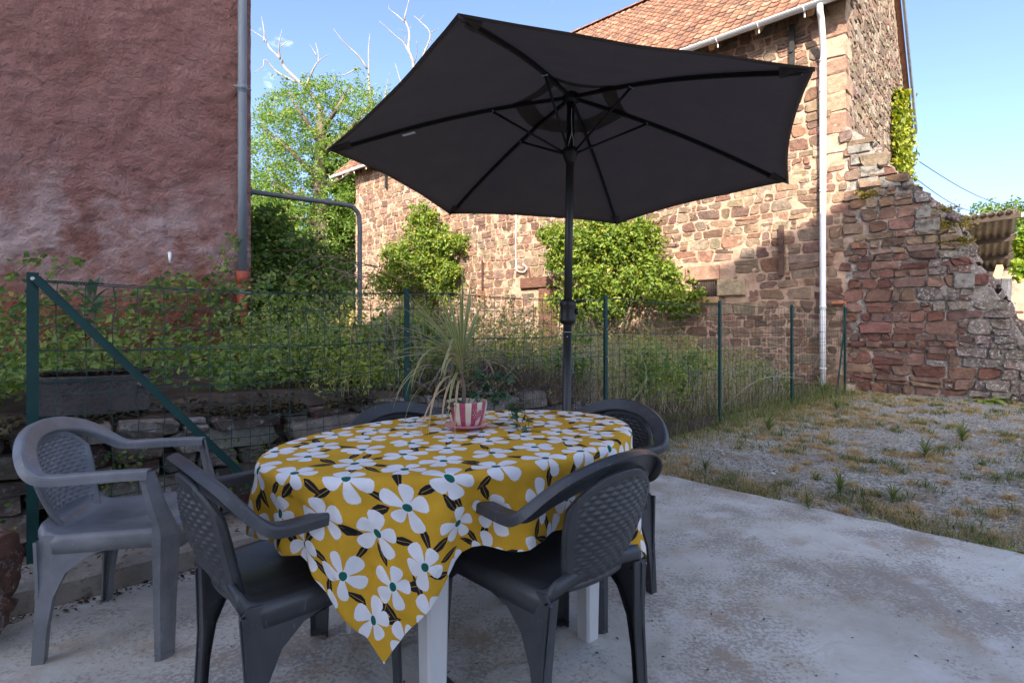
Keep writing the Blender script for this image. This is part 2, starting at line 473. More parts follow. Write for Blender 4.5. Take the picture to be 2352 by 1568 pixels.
def mat_concrete():
    m, n, l, b = new_mat('patio_concrete')
    geo = N(n, 'ShaderNodeNewGeometry'); pos = geo.outputs['Position']
    t = N(n, 'ShaderNodeTexNoise', Scale=1.6, Detail=8, Roughness=0.6); l.new(pos, t.inputs['Vector'])
    r = ramp(n, [(0.3, (0.39, 0.36, 0.30)), (0.5, (0.53, 0.51, 0.45)), (0.7, (0.62, 0.61, 0.55))]); l.new(t.outputs['Fac'], r.inputs['Fac'])
    c = r.outputs['Color']
    # patches of dark lichen speckle
    t2 = N(n, 'ShaderNodeTexNoise', Scale=62.0, Detail=8, Roughness=0.72, Distortion=0.1); l.new(pos, t2.inputs['Vector'])
    t3 = N(n, 'ShaderNodeTexNoise', Scale=1.9, Detail=4, Roughness=0.6); l.new(pos, t3.inputs['Vector'])
    ad = N(n, 'ShaderNodeMath', operation='MULTIPLY_ADD'); ad.inputs[1].default_value = 0.95
    l.new(t3.outputs['Fac'], ad.inputs[0]); l.new(t2.outputs['Fac'], ad.inputs[2])
    hf = N(n, 'ShaderNodeMath', operation='MULTIPLY'); hf.inputs[1].default_value = 0.5
    l.new(ad.outputs[0], hf.inputs[0])
    r2 = ramp(n, [(0.485, g3(0)), (0.535, g3(0.68))]); l.new(hf.outputs[0], r2.inputs['Fac'])
    c = mixc(n, l, r2.outputs['Color'], c, (0.235, 0.195, 0.165))
    # rust / earth tinted areas and pale bluish scale
    t4 = N(n, 'ShaderNodeTexNoise', Scale=3.4, Detail=7, Roughness=0.62); l.new(pos, t4.inputs['Vector'])
    r4 = ramp(n, [(0.52, g3(0)), (0.70, g3(0.6))]); l.new(t4.outputs['Fac'], r4.inputs['Fac'])
    c = mixc(n, l, r4.outputs['Color'], c, (0.33, 0.22, 0.12))
    mp5 = N(n, 'ShaderNodeMapping'); mp5.inputs['Location'].default_value = (7, 3, 1); l.new(pos, mp5.inputs['Vector'])
    t5 = N(n, 'ShaderNodeTexNoise', Scale=5.2, Detail=5, Roughness=0.55); l.new(mp5.outputs[0], t5.inputs['Vector'])
    r5 = ramp(n, [(0.58, g3(0)), (0.70, g3(0.6))]); l.new(t5.outputs['Fac'], r5.inputs['Fac'])
    c = mixc(n, l, r5.outputs['Color'], c, (0.60, 0.585, 0.56))
    l.new(c, b.inputs['Base Color']); b.inputs['Roughness'].default_value = 0.78; b.inputs['Specular IOR Level'].default_value = 0.3
    t6 = N(n, 'ShaderNodeTexNoise', Scale=60.0, Detail=6, Roughness=0.7); l.new(pos, t6.inputs['Vector'])
    a2 = N(n, 'ShaderNodeMath', operation='MULTIPLY_ADD'); a2.inputs[1].default_value = 6.0
    t7 = N(n, 'ShaderNodeTexNoise', Scale=4.0, Detail=3, Distortion=1.5); l.new(pos, t7.inputs['Vector'])
    l.new(t7.outputs['Fac'], a2.inputs[0]); l.new(t6.outputs['Fac'], a2.inputs[2])
    bm = N(n, 'ShaderNodeBump', Strength=0.45, Distance=0.006)
    l.new(a2.outputs[0], bm.inputs['Height']); l.new(bm.outputs['Normal'], b.inputs['Normal'])
    return m


M['concrete'] = mat_concrete()


def mat_gravel():
    m, n, l, b = new_mat('gravel_ground')
    geo = N(n, 'ShaderNodeNewGeometry'); pos = geo.outputs['Position']
    v = N(n, 'ShaderNodeTexVoronoi', Scale=75.0); l.new(pos, v.inputs['Vector'])
    r = ramp(n, [(0.0, (0.12, 0.115, 0.10)), (0.35, (0.25, 0.238, 0.20)), (0.7, (0.385, 0.36, 0.30)), (1, (0.56, 0.51, 0.43))])
    sp = N(n, 'ShaderNodeSeparateColor'); l.new(v.outputs['Color'], sp.inputs[0]); l.new(sp.outputs[0], r.inputs['Fac'])
    t = N(n, 'ShaderNodeTexNoise', Scale=2.6, Detail=8, Roughness=0.7); l.new(pos, t.inputs['Vector'])
    r2 = ramp(n, [(0.50, g3(0)), (0.62, g3(0.9))]); l.new(t.outputs['Fac'], r2.inputs['Fac'])
    c = mixc(n, l, r2.outputs['Color'], r.outputs['Color'], (0.23, 0.17, 0.105))
    l.new(c, b.inputs['Base Color']); b.inputs['Roughness'].default_value = 0.9
    bm = N(n, 'ShaderNodeBump', Strength=1.0, Distance=0.012); bm.invert = True
    l.new(v.outputs['Distance'], bm.inputs['Height']); l.new(bm.outputs['Normal'], b.inputs['Normal'])
    return m


M['gravel'] = mat_gravel()


def mat_fabric(name, col, trans, tcol, wave=900.0):
    m, n, l, b = new_mat(name)
    geo = N(n, 'ShaderNodeNewGeometry')
    t = N(n, 'ShaderNodeTexNoise', Scale=5.0, Detail=6, Roughness=0.6); l.new(geo.outputs['Position'], t.inputs['Vector'])
    r = ramp(n, [(0.3, tuple(x*0.85 for x in col)), (0.7, tuple(x*1.12 for x in col))]); l.new(t.outputs['Fac'], r.inputs['Fac'])
    l.new(r.outputs['Color'], b.inputs['Base Color']); b.inputs['Roughness'].default_value = 0.9
    b.inputs['Specular IOR Level'].default_value = 0.15
    t2 = N(n, 'ShaderNodeTexNoise', Scale=wave, Detail=2); l.new(geo.outputs['Position'], t2.inputs['Vector'])
    bm = N(n, 'ShaderNodeBump', Strength=0.25, Distance=0.001)
    l.new(t2.outputs['Fac'], bm.inputs['Height']); l.new(bm.outputs['Normal'], b.inputs['Normal'])
    if trans:
        tr = N(n, 'ShaderNodeBsdfTranslucent'); tr.inputs['Color'].default_value = (*tcol, 1)
        ms = N(n, 'ShaderNodeMixShader', Fac=trans)
        l.new(b.outputs['BSDF'], ms.inputs[1]); l.new(tr.outputs['BSDF'], ms.inputs[2])
        l.new(ms.outputs['Shader'], n['Material Output'].inputs['Surface'])
    return m


M['umbrella_cloth'] = mat_fabric('dark_grey_canopy', (0.088, 0.071, 0.062), 0.22, (0.10, 0.082, 0.078))
M['cloth_yellow'] = mat_fabric('mustard_cotton', (0.60, 0.335, 0.028), 0.1, (0.6, 0.35, 0.03))
M['cloth_white'] = mat_fabric('white_print', (0.74, 0.74, 0.76), 0.1, (0.7, 0.7, 0.7))
M['cloth_green'] = mat_fabric('green_print', (0.010, 0.105, 0.075), 0, None)
M['cloth_black'] = mat_fabric('black_print', (0.016, 0.016, 0.018), 0, None)


def mat_chair(name, c1, c2, scuff):
    m, n, l, b = new_mat(name)
    geo = N(n, 'ShaderNodeNewGeometry'); pos = geo.outputs['Position']
    t = N(n, 'ShaderNodeTexNoise', Scale=6.0, Detail=7, Roughness=0.65); l.new(pos, t.inputs['Vector'])
    r = ramp(n, [(0.35, c1), (0.68, c2)]); l.new(t.outputs['Fac'], r.inputs['Fac'])
    mp_ = N(n, 'ShaderNodeMapping'); mp_.inputs['Scale'].default_value = (1, 1, 0.35); l.new(pos, mp_.inputs['Vector'])
    t2 = N(n, 'ShaderNodeTexNoise', Scale=48.0, Detail=7, Roughness=0.75, Distortion=1.2); l.new(mp_.outputs[0], t2.inputs['Vector'])
    r2 = ramp(n, [(0.60, g3(0)), (0.72, g3(scuff))]); l.new(t2.outputs['Fac'], r2.inputs['Fac'])
    c = mixc(n, l, r2.outputs['Color'], r.outputs['Color'], (0.35, 0.36, 0.38))
    l.new(c, b.inputs['Base Color'])
    rr = ramp(n, [(0.3, g3(0.28)), (0.7, g3(0.48))]); l.new(t.outputs['Fac'], rr.inputs['Fac']); l.new(rr.outputs['Color'], b.inputs['Roughness'])
    b.inputs['Specular IOR Level'].default_value = 0.5
    t3 = N(n, 'ShaderNodeTexNoise', Scale=260.0, Detail=3); l.new(pos, t3.inputs['Vector'])
    bm = N(n, 'ShaderNodeBump', Strength=0.12, Distance=0.002)
    l.new(t3.outputs['Fac'], bm.inputs['Height']); l.new(bm.outputs['Normal'], b.inputs['Normal'])
    return m


M['chair_dark'] = mat_chair('anthracite_plastic', (0.030, 0.032, 0.036), (0.052, 0.055, 0.060), 0.5)
M['chair_grey'] = mat_chair('faded_grey_plastic', (0.125, 0.130, 0.140), (0.22, 0.225, 0.238), 0.75)


# ------------------------------------------------------------------ frames of reference
C0 = np.array([5.93, 9.60, 0.0])                    # near corner of the barn
FD = np.array([-0.7399, 0.6727, 0.0])               # along its long front, away
FN = np.array([-0.6727, -0.7399, 0.0])              # outward normal of the front
GD = -FN                                            # along the gable, away
GN = -FD                                            # outward normal of the gable
ZUP = np.array([0, 0, 1.0])
P1 = np.array([-2.10, 2.365, 0.0])                  # first fence post
E1 = np.array([0.7507, 0.6607, 0.0])                # along the fence
E2 = np.array([-0.6607, 0.7507, 0.0])               # behind the fence


def front(d, z, out=0.0): return C0 + d*FD + out*FN + z*ZUP
def gable(s, z, out=0.0): return C0 + s*GD + out*GN + z*ZUP
def fence(t, wv, z=0.0): return P1 + t*E1 + wv*E2 + z*ZUP


def bank_z(t, wv):
    t = np.asarray(t, float); wv = np.asarray(wv, float)
    base = np.interp(t, [-50, 1.9, 3.2, 4.6, 6.2, 8.5, 60], [0.64, 0.62, 0.50, 0.26, 0.08, 0.02, 0.02])
    return base + 0.045*np.clip(wv, 0, 14) + 0.27*np.clip(wv-14.5, 0, 60)*np.clip((14-t)/6, 0, 1)


# ------------------------------------------------------------------ ground
g = mesh('ground', [(-400, -400, -0.03), (400, -400, -0.03), (400, 400, -0.03), (-400, 400, -0.03)], [(0, 1, 2, 3)], M['gravel'])
tag(link('ground', g), kind='structure')

# garden bank behind the fence
tt = np.concatenate([np.linspace(-40, -2, 20), np.arange(-1.8, 12, 0.2), np.linspace(12.5, 70, 24)])
ww = np.concatenate([[0.24, 0.28], np.arange(0.4, 6, 0.2), np.linspace(6.3, 60, 60)])
T, W_ = np.meshgrid(tt, ww, indexing='ij')
Z = bank_z(T, W_) + 0.0
flat = np.c_[T.ravel(), W_.ravel()]
xy = P1 + T.ravel()[:, None]*E1 + W_.ravel()[:, None]*E2
nzv = fbm(np.c_[xy[:, :2], np.zeros(len(xy))], 0.9, 3)
Zb = Z.ravel() + 0.06*nzv*np.clip(W_.ravel()/0.5, 0, 1)
Zb[W_.ravel() < 0.25] = -0.06
Zb = np.where((W_.ravel() < 0.3) & (W_.ravel() > 0.25), np.maximum(Zb-0.05, -0.05), Zb)
Vb = np.c_[xy[:, :2], Zb]
tag(link('garden_bank', mesh('garden_bank', Vb, grid_faces(len(tt), len(ww)), M['soil'], True)), kind='structure')

# concrete slab
S0, SD = np.array([1.09, 4.18]), np.array([0.703, -0.711])
edge = [S0 + SD*k for k in np.linspace(-0.75, 5.2, 90)]
edge = [e + np.array([0.711, 0.703])*(0.05*noise.noise((i*0.37, 0, 3)) + 0.022*noise.noise((i*1.3, 4, 3)) + 0.012*noise.noise((i*2.3, 4, 3))) for i, e in enumerate(edge)]
kf = [(fence(t, -0.285))[:2] for t in (3.4, 2.0, 0.5, -0.35)]
poly = [tuple(p) for p in edge] + [(4.6, -3.2), (-3.6, -3.2), (-2.75, 1.2)] + [tuple(p) for p in kf[::-1]]
nP = len(poly)
Vs = [(x, y, 0.0) for x, y in poly] + [(x, y, -0.08) for x, y in poly]
Fs = [tuple(range(nP))[::-1] if False else tuple(range(nP))] + [(i, nP+i, nP+(i+1) % nP, (i+1) % nP) for i in range(nP)]
a2 = sum(poly[i][0]*poly[(i+1) % nP][1]-poly[(i+1) % nP][0]*poly[i][1] for i in range(nP))
if a2 < 0: Fs = [tuple(reversed(f)) for f in Fs]
tag(link('concrete_patio', mesh('concrete_patio', Vs, Fs, M['concrete'])), kind='structure')

# low concrete kerb at the foot of the retaining wall
kt = np.linspace(-0.25, 3.6, 60)
kv = []
for i, t in enumerate(kt):
    j = 0.012*noise.noise((t*3, 0, 9)); j2 = 0.012*noise.noise((t*5, 5, 9))
    for wv, z in ((-0.285+j, -0.02), (-0.275+j, 0.085+j2), (-0.255+j, 0.10+j2), (0.10, 0.105+j2)):
        kv.append(fence(t, wv, z))
M['kerb'] = mat('weathered_kerb_concrete', [(0.3, (0.17, 0.145, 0.12)), (0.55, (0.30, 0.27, 0.235)), (0.8, (0.42, 0.39, 0.35))], 4, 0.95, 0.9, 30, dirt=((0.07, 0.055, 0.045), 7, 0.58))
kerb = mesh('concrete_kerb', kv, np.vstack([grid_faces(60, 4)[:, ::-1]]), M['kerb'])
tag(link('concrete_kerb', kerb), kind='structure')

# ------------------------------------------------------------------ stones
def unit_stone(seed, n=10, rough=0.16):
    r = np.random.default_rng(seed)
    ang = np.linspace(0, 2*np.pi, n, endpoint=False) + r.uniform(-0.2, 0.2, n) + r.uniform(0, 0.6)
    p = r.uniform(3.0, 6.0)                              # superellipse: between ellipse and rectangle
    c, s = np.cos(ang), np.sin(ang)
    rad = (np.abs(c)**p+np.abs(s)**p)**(-1/p)*r.uniform(1-rough, 1.0, n)*0.5
    x, z = rad*c, rad*s
    k = r.uniform(0.80, 0.92)
    V = np.vstack([np.c_[x*0.97, np.full(n, 0.5), z*0.97], np.c_[x, np.full(n, -0.26)+r.uniform(-0.08, 0.08, n), z],
                   np.c_[x*k+r.uniform(-0.02, 0.02, n), -0.5+r.uniform(0.0, 0.10, n), z*k+r.uniform(-0.02, 0.02, n)]])
    F = []
    for q in range(2):
        F += [(q*n+i, q*n+(i+1) % n, (q+1)*n+(i+1) % n, (q+1)*n+i) for i in range(n)]
    F.append(tuple(range(2*n, 3*n)))
    return V, [tuple(reversed(f)) for f in F]


STONES = [unit_stone(100+i) for i in range(26)]
ST_ME = {}


def stone_mesh(i, mt):
    k = (i, mt.name)
    if k not in ST_ME:
        ST_ME[k] = mesh('stone', STONES[i][0], STONES[i][1], mt, True)
    return ST_ME[k]


def rubble(W, H, wr, hr, seed, split=0.34):
    """irregular coursed rubble in a W x H rectangle: cells as 4-corner polygons (s, z), counter-clockwise"""
    r = np.random.default_rng(seed)
    ph = r.uniform(0, 50)
    def wav(k, s_): return 0.055*noise.noise((s_*0.9, k*3.1+ph, 0.3))+0.03*noise.noise((s_*3.1, k*5.3+ph, 7.3))
    zs = [0.0]
    while zs[-1] < H: zs.append(zs[-1]+r.uniform(*hr))
    cells = []
    for k in range(len(zs)-1):
        h = zs[k+1]-zs[k]
        x = -r.uniform(0, wr[1])
        tl0 = 0.0
        while x < W:
            wv = r.uniform(*wr)*(1.0 if r.random() > 0.3 else 0.55)*(0.75+0.35*h/hr[1])
            tl1 = r.uniform(-0.14, 0.14)*h
            def bot(s_): return zs[k]+wav(k, s_)
            def top(s_): return zs[k+1]+wav(k+1, s_)
            x0, x1 = x, x+wv
            q = [(x0-tl0, bot(x0)), (x1-tl1, bot(x1)), (x1+tl1, top(x1)), (x0+tl0, top(x0))]
            u = r.random()
            if h > 0.15 and u < split:                 # split into two flat stones
                f0, f1 = r.uniform(0.3, 0.7), r.uniform(0.3, 0.7)
                l = (q[0][0]*(1-f0)+q[3][0]*f0, q[0][1]*(1-f0)+q[3][1]*f0); rr_ = (q[1][0]*(1-f1)+q[2][0]*f1, q[1][1]*(1-f1)+q[2][1]*f1)
                cells += [[q[0], q[1], rr_, l], [l, rr_, q[2], q[3]]]
            elif wv > 0.3 and u < split+0.12:               # a small stone packed beside a large one
                f = r.uniform(0.66, 0.8)
                b_ = (q[0][0]*(1-f)+q[1][0]*f, q[0][1]*(1-f)+q[1][1]*f); t_ = (q[3][0]*(1-f)+q[2][0]*f, q[3][1]*(1-f)+q[2][1]*f)
                g = r.uniform(0.35, 0.65); m1 = (b_[0]*(1-g)+t_[0]*g, b_[1]*(1-g)+t_[1]*g); m2 = (q[1][0]*(1-g)+q[2][0]*g, q[1][1]*(1-g)+q[2][1]*g)
                cells += [[q[0], b_, t_, q[3]], [b_, q[1], m2, m1], [m1, m2, q[2], t_]]
            else: cells.append(q)
            x, tl0 = x1, tl1
    out = []
    for c in cells:
        c = np.array(c); cc = c.mean(0)
        if cc[0] < 0 or cc[0] > W or cc[1] > H: continue
        c[:, 0] = np.clip(c[:, 0], 0, W)
        w_, h_ = np.ptp(c[:, 0]), np.ptp(c[:, 1])
        if w_ < 0.05 or h_ < 0.035: continue
        out.append((cc[0], cc[1], w_, h_, c))
    return out


def cell_stone(c, gap, proud, depth, r, rough=0.10):
    """one irregular stone filling cell c (4 corners): ring at the back, bevel ring, face; x along, y inwards, z up, about the cell centre"""
    cc = c.mean(0); q = c-cc
    size = min(np.ptp(q[:, 0]), np.ptp(q[:, 1]))
    pts = []
    for k in range(4):
        a, b_, n_ = q[k-1], q[k], q[(k+1) % 4]
        e1, e2 = a-b_, n_-b_
        l1, l2 = np.linalg.norm(e1)+1e-9, np.linalg.norm(e2)+1e-9
        f1, f2 = min(r.uniform(0.06, 0.30)*size/l1, 0.4), min(r.uniform(0.06, 0.30)*size/l2, 0.4)
        pts += [b_+e1*f1, b_+e2*f2]
        if l2 > 1.35*size: pts.append(b_+e2*r.uniform(0.42, 0.58))
    P = np.array(pts)
    d = np.linalg.norm(P, axis=1, keepdims=True)
    P = P*(1-gap*r.uniform(0.5, 1.5, (len(P), 1))/np.maximum(d, 0.03))*(1-r.uniform(0, rough, (len(P), 1)))
    n = len(P)
    k = r.uniform(0.90, 0.97)
    pr = proud*r.uniform(0.5, 1.4)
    tx, tz = r.uniform(-0.10, 0.10, 2)
    y2 = -pr+r.uniform(-0.3, 0.45, n)*pr+P[:, 0]*tx+P[:, 1]*tz
    y1 = y2+pr*r.uniform(0.25, 0.6, n)
    V = np.vstack([np.c_[P[:, 0], np.full(n, depth-pr), P[:, 1]], np.c_[P[:, 0], y1, P[:, 1]], np.c_[P[:, 0]*k, y2, P[:, 1]*k]])
    F = [(t*n+i, (t+1)*n+i, (t+1)*n+(i+1) % n, t*n+(i+1) % n) for t in range(2) for i in range(n)]
    F.append(tuple(range(3*n-1, 2*n-1, -1)))
    return V, [tuple(reversed(f)) for f in F]


PAL = [(0.225, 0.135, 0.098), (0.205, 0.12, 0.09), (0.29, 0.205, 0.145), (0.26, 0.185, 0.135), (0.235, 0.165, 0.122), (0.19, 0.122, 0.098),
       (0.33, 0.25, 0.175), (0.285, 0.165, 0.11), (0.265, 0.17, 0.122), (0.245, 0.18, 0.14), (0.31, 0.225, 0.16), (0.245, 0.15, 0.108), (0.28, 0.195, 0.14)]


def pick(r, pal):
    c = np.array(pal[r.integers(len(pal))])
    return np.clip(0.80*c*r.uniform(0.75, 1.22)*(1+r.uniform(-0.06, 0.06, 3)), 0, 1)


def place_stones(parent, items, origin, xd, mt_part, mt_fill, n_part, depth, seed, score, fillname='small_stone', pal=PAL, gap=0.018, proud=0.05, rough=0.10):
    """items (s,z,w,h); the n_part with the best score become parts, the rest one mesh"""
    r = np.random.default_rng(seed)
    xd = np.asarray(xd, float); yd = np.array([-xd[1], xd[0], 0.0])
    rz = math.atan2(xd[1], xd[0])
    order = sorted(range(len(items)), key=lambda i: -score(items[i]))
    pset = set(order[:n_part])
    base = BASE[parent.name]
    FV, FF, FC, nb = [], [], [], 0
    for i, (s, z, wv, h, cell) in enumerate(items):
        V, F = cell_stone(cell, gap, proud, depth, r, rough)
        colr = pick(r, pal)
        p = origin + s*xd + z*ZUP
        if i in pset:
            link('stone', mesh('stone', V, F, mt_part, False), parent, p-base, (0, 0, rz), None, colr)
        else:
            v = p + V[:, :1]*xd + V[:, 1:2]*yd + V[:, 2:3]*ZUP
            FV.append(v); FF += [[q+nb for q in f] for f in F]; nb += len(V)
            FC.append(np.tile(colr, (len(V), 1)))
    if FV:
        o = obj(fillname, np.vstack(FV), FF, mt_fill, parent, False, col=np.vstack(FC))
        tag(o, kind='stuff')


UMB = [(1052, 38), (1873, 162), (1812, 422), (1418, 518), (1030, 495), (752, 348)]


def inside(px, py, poly):
    c = False; n = len(poly)
    for i in range(n):
        (x1, y1), (x2, y2) = poly[i], poly[(i+1) % n]
        if (y1 > py) != (y2 > py) and px < (x2-x1)*(py-y1)/(y2-y1)+x1: c = not c
    return c


def screen(p):
    return 1176+1240*p[0]/p[1], 745-1240*(p[2]-CAMZ)/p[1]


def vis_score(point_of, hidden=()):
    def f(it):
        p = point_of(it)
        x, y = screen(p)
        if p[1] < 0.3 or x < 0 or x > 2352 or y < 0 or y > 1568: return -1
        for q in hidden:
            if inside(x, y, q): return 0
        return it[2]*it[3]/p[1]**2
    return f


# ------------------------------------------------------------------ the barn
LB, GB, EAVE = 15.95, 8.1, 7.0
RISE = 0.96
barn = thing('stone_barn', 'big old barn of reddish rubble stone with clay tiled roof and white gutter', 'barn', tuple(C0))
ridge_s = GB/2
ridge_z = 6.83+RISE*(ridge_s+0.4)
mb = MB()                                            # mortar core of the walls
ft = [front(0.0, -0.3), front(LB, -0.3), front(LB, EAVE+0.15), front(0.0, EAVE+0.15)]
bk = [p+GD*GB for p in ft]
core = ft+bk+[gable(ridge_s, ridge_z-0.12), gable(ridge_s, ridge_z-0.12)+FD*LB]
mb.add(core, [(0, 3, 2, 1), (4, 5, 6, 7), (0, 4, 7, 8, 3), (1, 2, 9, 6, 5), (3, 8, 9, 2), (7, 6, 9, 8)])
o = mb.obj('wall', [M['mortar'], M['mortar_gable']], barn)
for p_ in o.data.polygons:
    if p_.index == 2: p_.material_index = 1

def mortar_sheet(name, o_, xd, nrm, W, H, ztop, mt, parent, amp=0.020, step=0.05, base=0.004):
    nu_, nv_ = int(W/step)+1, int(H/step)+1
    U_, V_ = np.meshgrid(np.linspace(0, W, nu_), np.linspace(-0.2, H, nv_), indexing='ij')
    U_, V_ = U_.ravel(), V_.ravel()
    if ztop is not None: V_ = np.minimum(V_, ztop(U_))
    P = o_+U_[:, None]*np.asarray(xd)+V_[:, None]*ZUP
    dd_ = base+amp*fbm(P, 5.0, 3)+0.35*amp*fbm(P, 16.0, 2)
    return obj(name, P+dd_[:, None]*nrm, grid_faces(nu_, nv_), mt, parent, True)
mortar_sheet('mortar_face', front(LB, 0), -FD, FN, LB, EAVE+0.1, None, M['mortar'], barn)
mortar_sheet('gable_mortar', gable(0, 0), GD, GN, GB, ridge_z+0.2, lambda u: 6.83+RISE*(np.minimum(u, GB-u)+0.4)-0.13, M['mortar_gable'], barn)
holes = [(2.24, 2.95, 2.04, 2.39), (2.28, 2.84, 1.70, 2.06), (1.70, 2.28, 1.72, 2.07), (2.2, 2.9, 1.56, 1.72), (6.25, 7.68, 2.08, 2.43), (6.4, 7.08, 0.3, 2.13)]
items = []
for s, z, wv, h, cl_ in rubble(LB, EAVE+0.1, (0.17, 0.52), (0.12, 0.27), 5):
    d = LB-s
    if any(a-wv*0.35 < d < b_+wv*0.35 and z0-h*0.35 < z < z1+h*0.35 for a, b_, z0, z1 in holes): continue
    if d < 0.42 and z > 4.05: continue
    items.append((s, z, wv, h, cl_))
orgF = front(LB, 0.0)
bush_boxes = [[(860, 475), (1085, 475), (1085, 730), (860, 730)], [(1240, 500), (1590, 500), (1590, 760), (1240, 760)]]
place_stones(barn, items, orgF, -FD, M['stone'], M['stone_fill'], 300, 0.10, 21,
             vis_score(lambda it: orgF - it[0]*FD + it[1]*ZUP, [UMB]+bush_boxes), gap=0.007, proud=0.022, rough=0.13)
# quoins on the corner
r = np.random.default_rng(3)
z = 0.0; k = 0
while z < EAVE:
    h = r.uniform(0.26, 0.42)
    if z > 4.05:
        wa, wb = (0.52, 0.30) if k % 2 else (0.34, 0.50)
        wa *= r.uniform(0.85, 1.1)
        c = front(wa/2-0.022, z+h/2)+GD*(wb/2-0.022)
        V, F = unit_stone(400+k, 12, 0.05)
        m_ = MB()
        hw, hd, hh = wa/2, wb/2, h/2-0.012
        bev = 0.025
        pts = []
        for zz, ins in ((-hh, bev), (-hh+bev, 0), (hh-bev, 0), (hh, bev)):
            for sx, sy in ((-1, -1), (1, -1), (1, 1), (-1, 1)):
                pts.append(c + FD*sx*(hw-ins) - GD*sy*(hd-ins)*-1 + ZUP*zz)
        pts = np.array(pts) + r.uniform(-0.02, 0.02, (16, 3))
        fs = [(q*4+i, q*4+(i+1) % 4, q*4+4+(i+1) % 4, q*4+4+i) for q in range(3) for i in range(4)]+[(3, 2, 1, 0), (12, 13, 14, 15)]
        m_.add(pts, fs)
        o = m_.obj('quoin_stone', M['stone'], barn)
        cl = [(0.34, 0.25, 0.17), (0.40, 0.32, 0.23), (0.27, 0.17, 0.125), (0.31, 0.215, 0.15)][r.integers(4)]
        o.color = (*cl, 1)
    z += h; k += 1
# gable stones: smaller, weathered
items = []
for s, z, wv, h, cl_ in rubble(GB, ridge_z+0.3, (0.18, 0.50), (0.11, 0.24), 9):
    zt = 6.83+RISE*(min(s, GB-s)+0.4)-0.18
    if z+h/2 > zt or s < 0.4: continue
    items.append((s, z, wv, h, cl_))
place_stones(barn, items, gable(0, 0), GD, M['stone'], M['stone_fill'], 0, 0.09, 22, lambda it: 0, 'gable_stone',
             pal=[(0.21, 0.16, 0.12), (0.26, 0.20, 0.15), (0.17, 0.13, 0.10), (0.31, 0.26, 0.205), (0.21, 0.135, 0.10)], gap=0.010, proud=0.022, rough=0.15)

# roof: deck, tiles, ridge
OUT = 0.44
def roof_pt(d, q, lift=0.0):
    """d along the front, q metres up the slope from the eave edge"""
    cs = 1/math.sqrt(1+RISE**2); sn = RISE*cs
    return C0 + d*FD + GD*(-OUT+q*cs) + ZUP*(6.79+q*sn) + lift*(ZUP*cs - GD*sn)
SL = (ridge_s+OUT)*math.sqrt(1+RISE**2)
d0, d1 = -0.14, LB+1.0
mb = MB()
mb.add([roof_pt(d0, 0.02, -0.01), roof_pt(d1, 0.02, -0.01), roof_pt(d1, SL, -0.01), roof_pt(d0, SL, -0.01),
        roof_pt(d0, 0.02, -0.06), roof_pt(d1, 0.02, -0.06), roof_pt(d1, SL, -0.06), roof_pt(d0, SL, -0.06)],
       [(0, 1, 2, 3), (7, 6, 5, 4), (0, 4, 5, 1), (2, 6, 7, 3), (0, 3, 7, 4), (1, 5, 6, 2)])
rd = roof_pt(d0, SL, -0.01)
bk0 = C0+d0*FD+GD*(GB+OUT)+ZUP*6.79; bk1 = C0+d1*FD+GD*(GB+OUT)+ZUP*6.79
mb.add([roof_pt(d0, SL, 0), roof_pt(d1, SL, 0), bk1, bk0, roof_pt(d0, SL, -0.07), roof_pt(d1, SL, -0.07), bk1-ZUP*0.08, bk0-ZUP*0.08],
       [(0, 1, 2, 3), (7, 6, 5, 4), (2, 6, 7, 3), (0, 3, 7, 4), (1, 5, 6, 2)])
roof = mb.obj('roof', M['tile'], barn)
tw, ex = 0.205, 0.245
cx = np.array([-0.5, -0.36, -0.14, 0.16, 0.34, 0.5])*tw*1.03
cz = np.array([0.030, 0.004, 0.0, 0.0, 0.012, 0.034])
TV = []
for y, zz in ((-0.02, 0.022), (ex*1.25, -0.012)):
    for a, b_ in zip(cx, cz): TV.append((a, y, b_+zz))
for a, b_ in zip(cx, cz): TV.append((a, -0.02, b_+0.004))
TF = [(i, i+1, 7+i, 6+i) for i in range(5)] + [(12+i, 13+i, i+1, i) for i in range(5)]
TV = np.array(TV)
cs = 1/math.sqrt(1+RISE**2); sn = RISE*cs
ax_x, ax_y = -FD, GD*cs+ZUP*sn
ax_z = np.cross(ax_x, ax_y)
tile_me = mesh('roof_tile', TV, TF, M['tile'], True)
from mathutils import Matrix
rot_t = Matrix((ax_x, ax_y, ax_z)).transposed().to_euler()
nr = int((SL-0.05)/ex); nc = int((d1-d0)/tw)
tl = []
for q in range(nr):
    for c_ in range(nc):
        d = d0+(c_+0.5)*tw
        p = roof_pt(d, q*ex, 0.012+0.004*math.sin(c_*12.9+q*7.7))
        x, y = screen(p)
        v = 1/p[1]**2 if (0 < x < 2352 and 0 < y < 1568 and not inside(x, y, UMB)) else -1
        tl.append((v, d, q, p))
tl.sort(key=lambda a: -a[0])
FV, nb, FF = [], 0, []
rt = np.random.default_rng(4)
for i, (v, d, q, p) in enumerate(tl):
    if i < 300:
        e = rot_t.copy(); e.rotate_axis('Z', rt.uniform(-0.03, 0.03))
        link('roof_tile', tile_me, barn, p-BASE[barn.name], e)
    else:
        jit = rt.uniform(-0.03, 0.03)
        vv = np.c_[TV[:, 0]-jit*TV[:, 1], TV[:, 1]+jit*TV[:, 0], TV[:, 2]+rt.uniform(-0.004, 0.006)]
        FV.append(p + vv @ np.array([ax_x, ax_y, ax_z])); FF += [[a+nb for a in f] for f in TF]; nb += len(TV)
tag(obj('small_roof_tile', np.vstack(FV), FF, M['tile'], barn, True), kind='stuff')
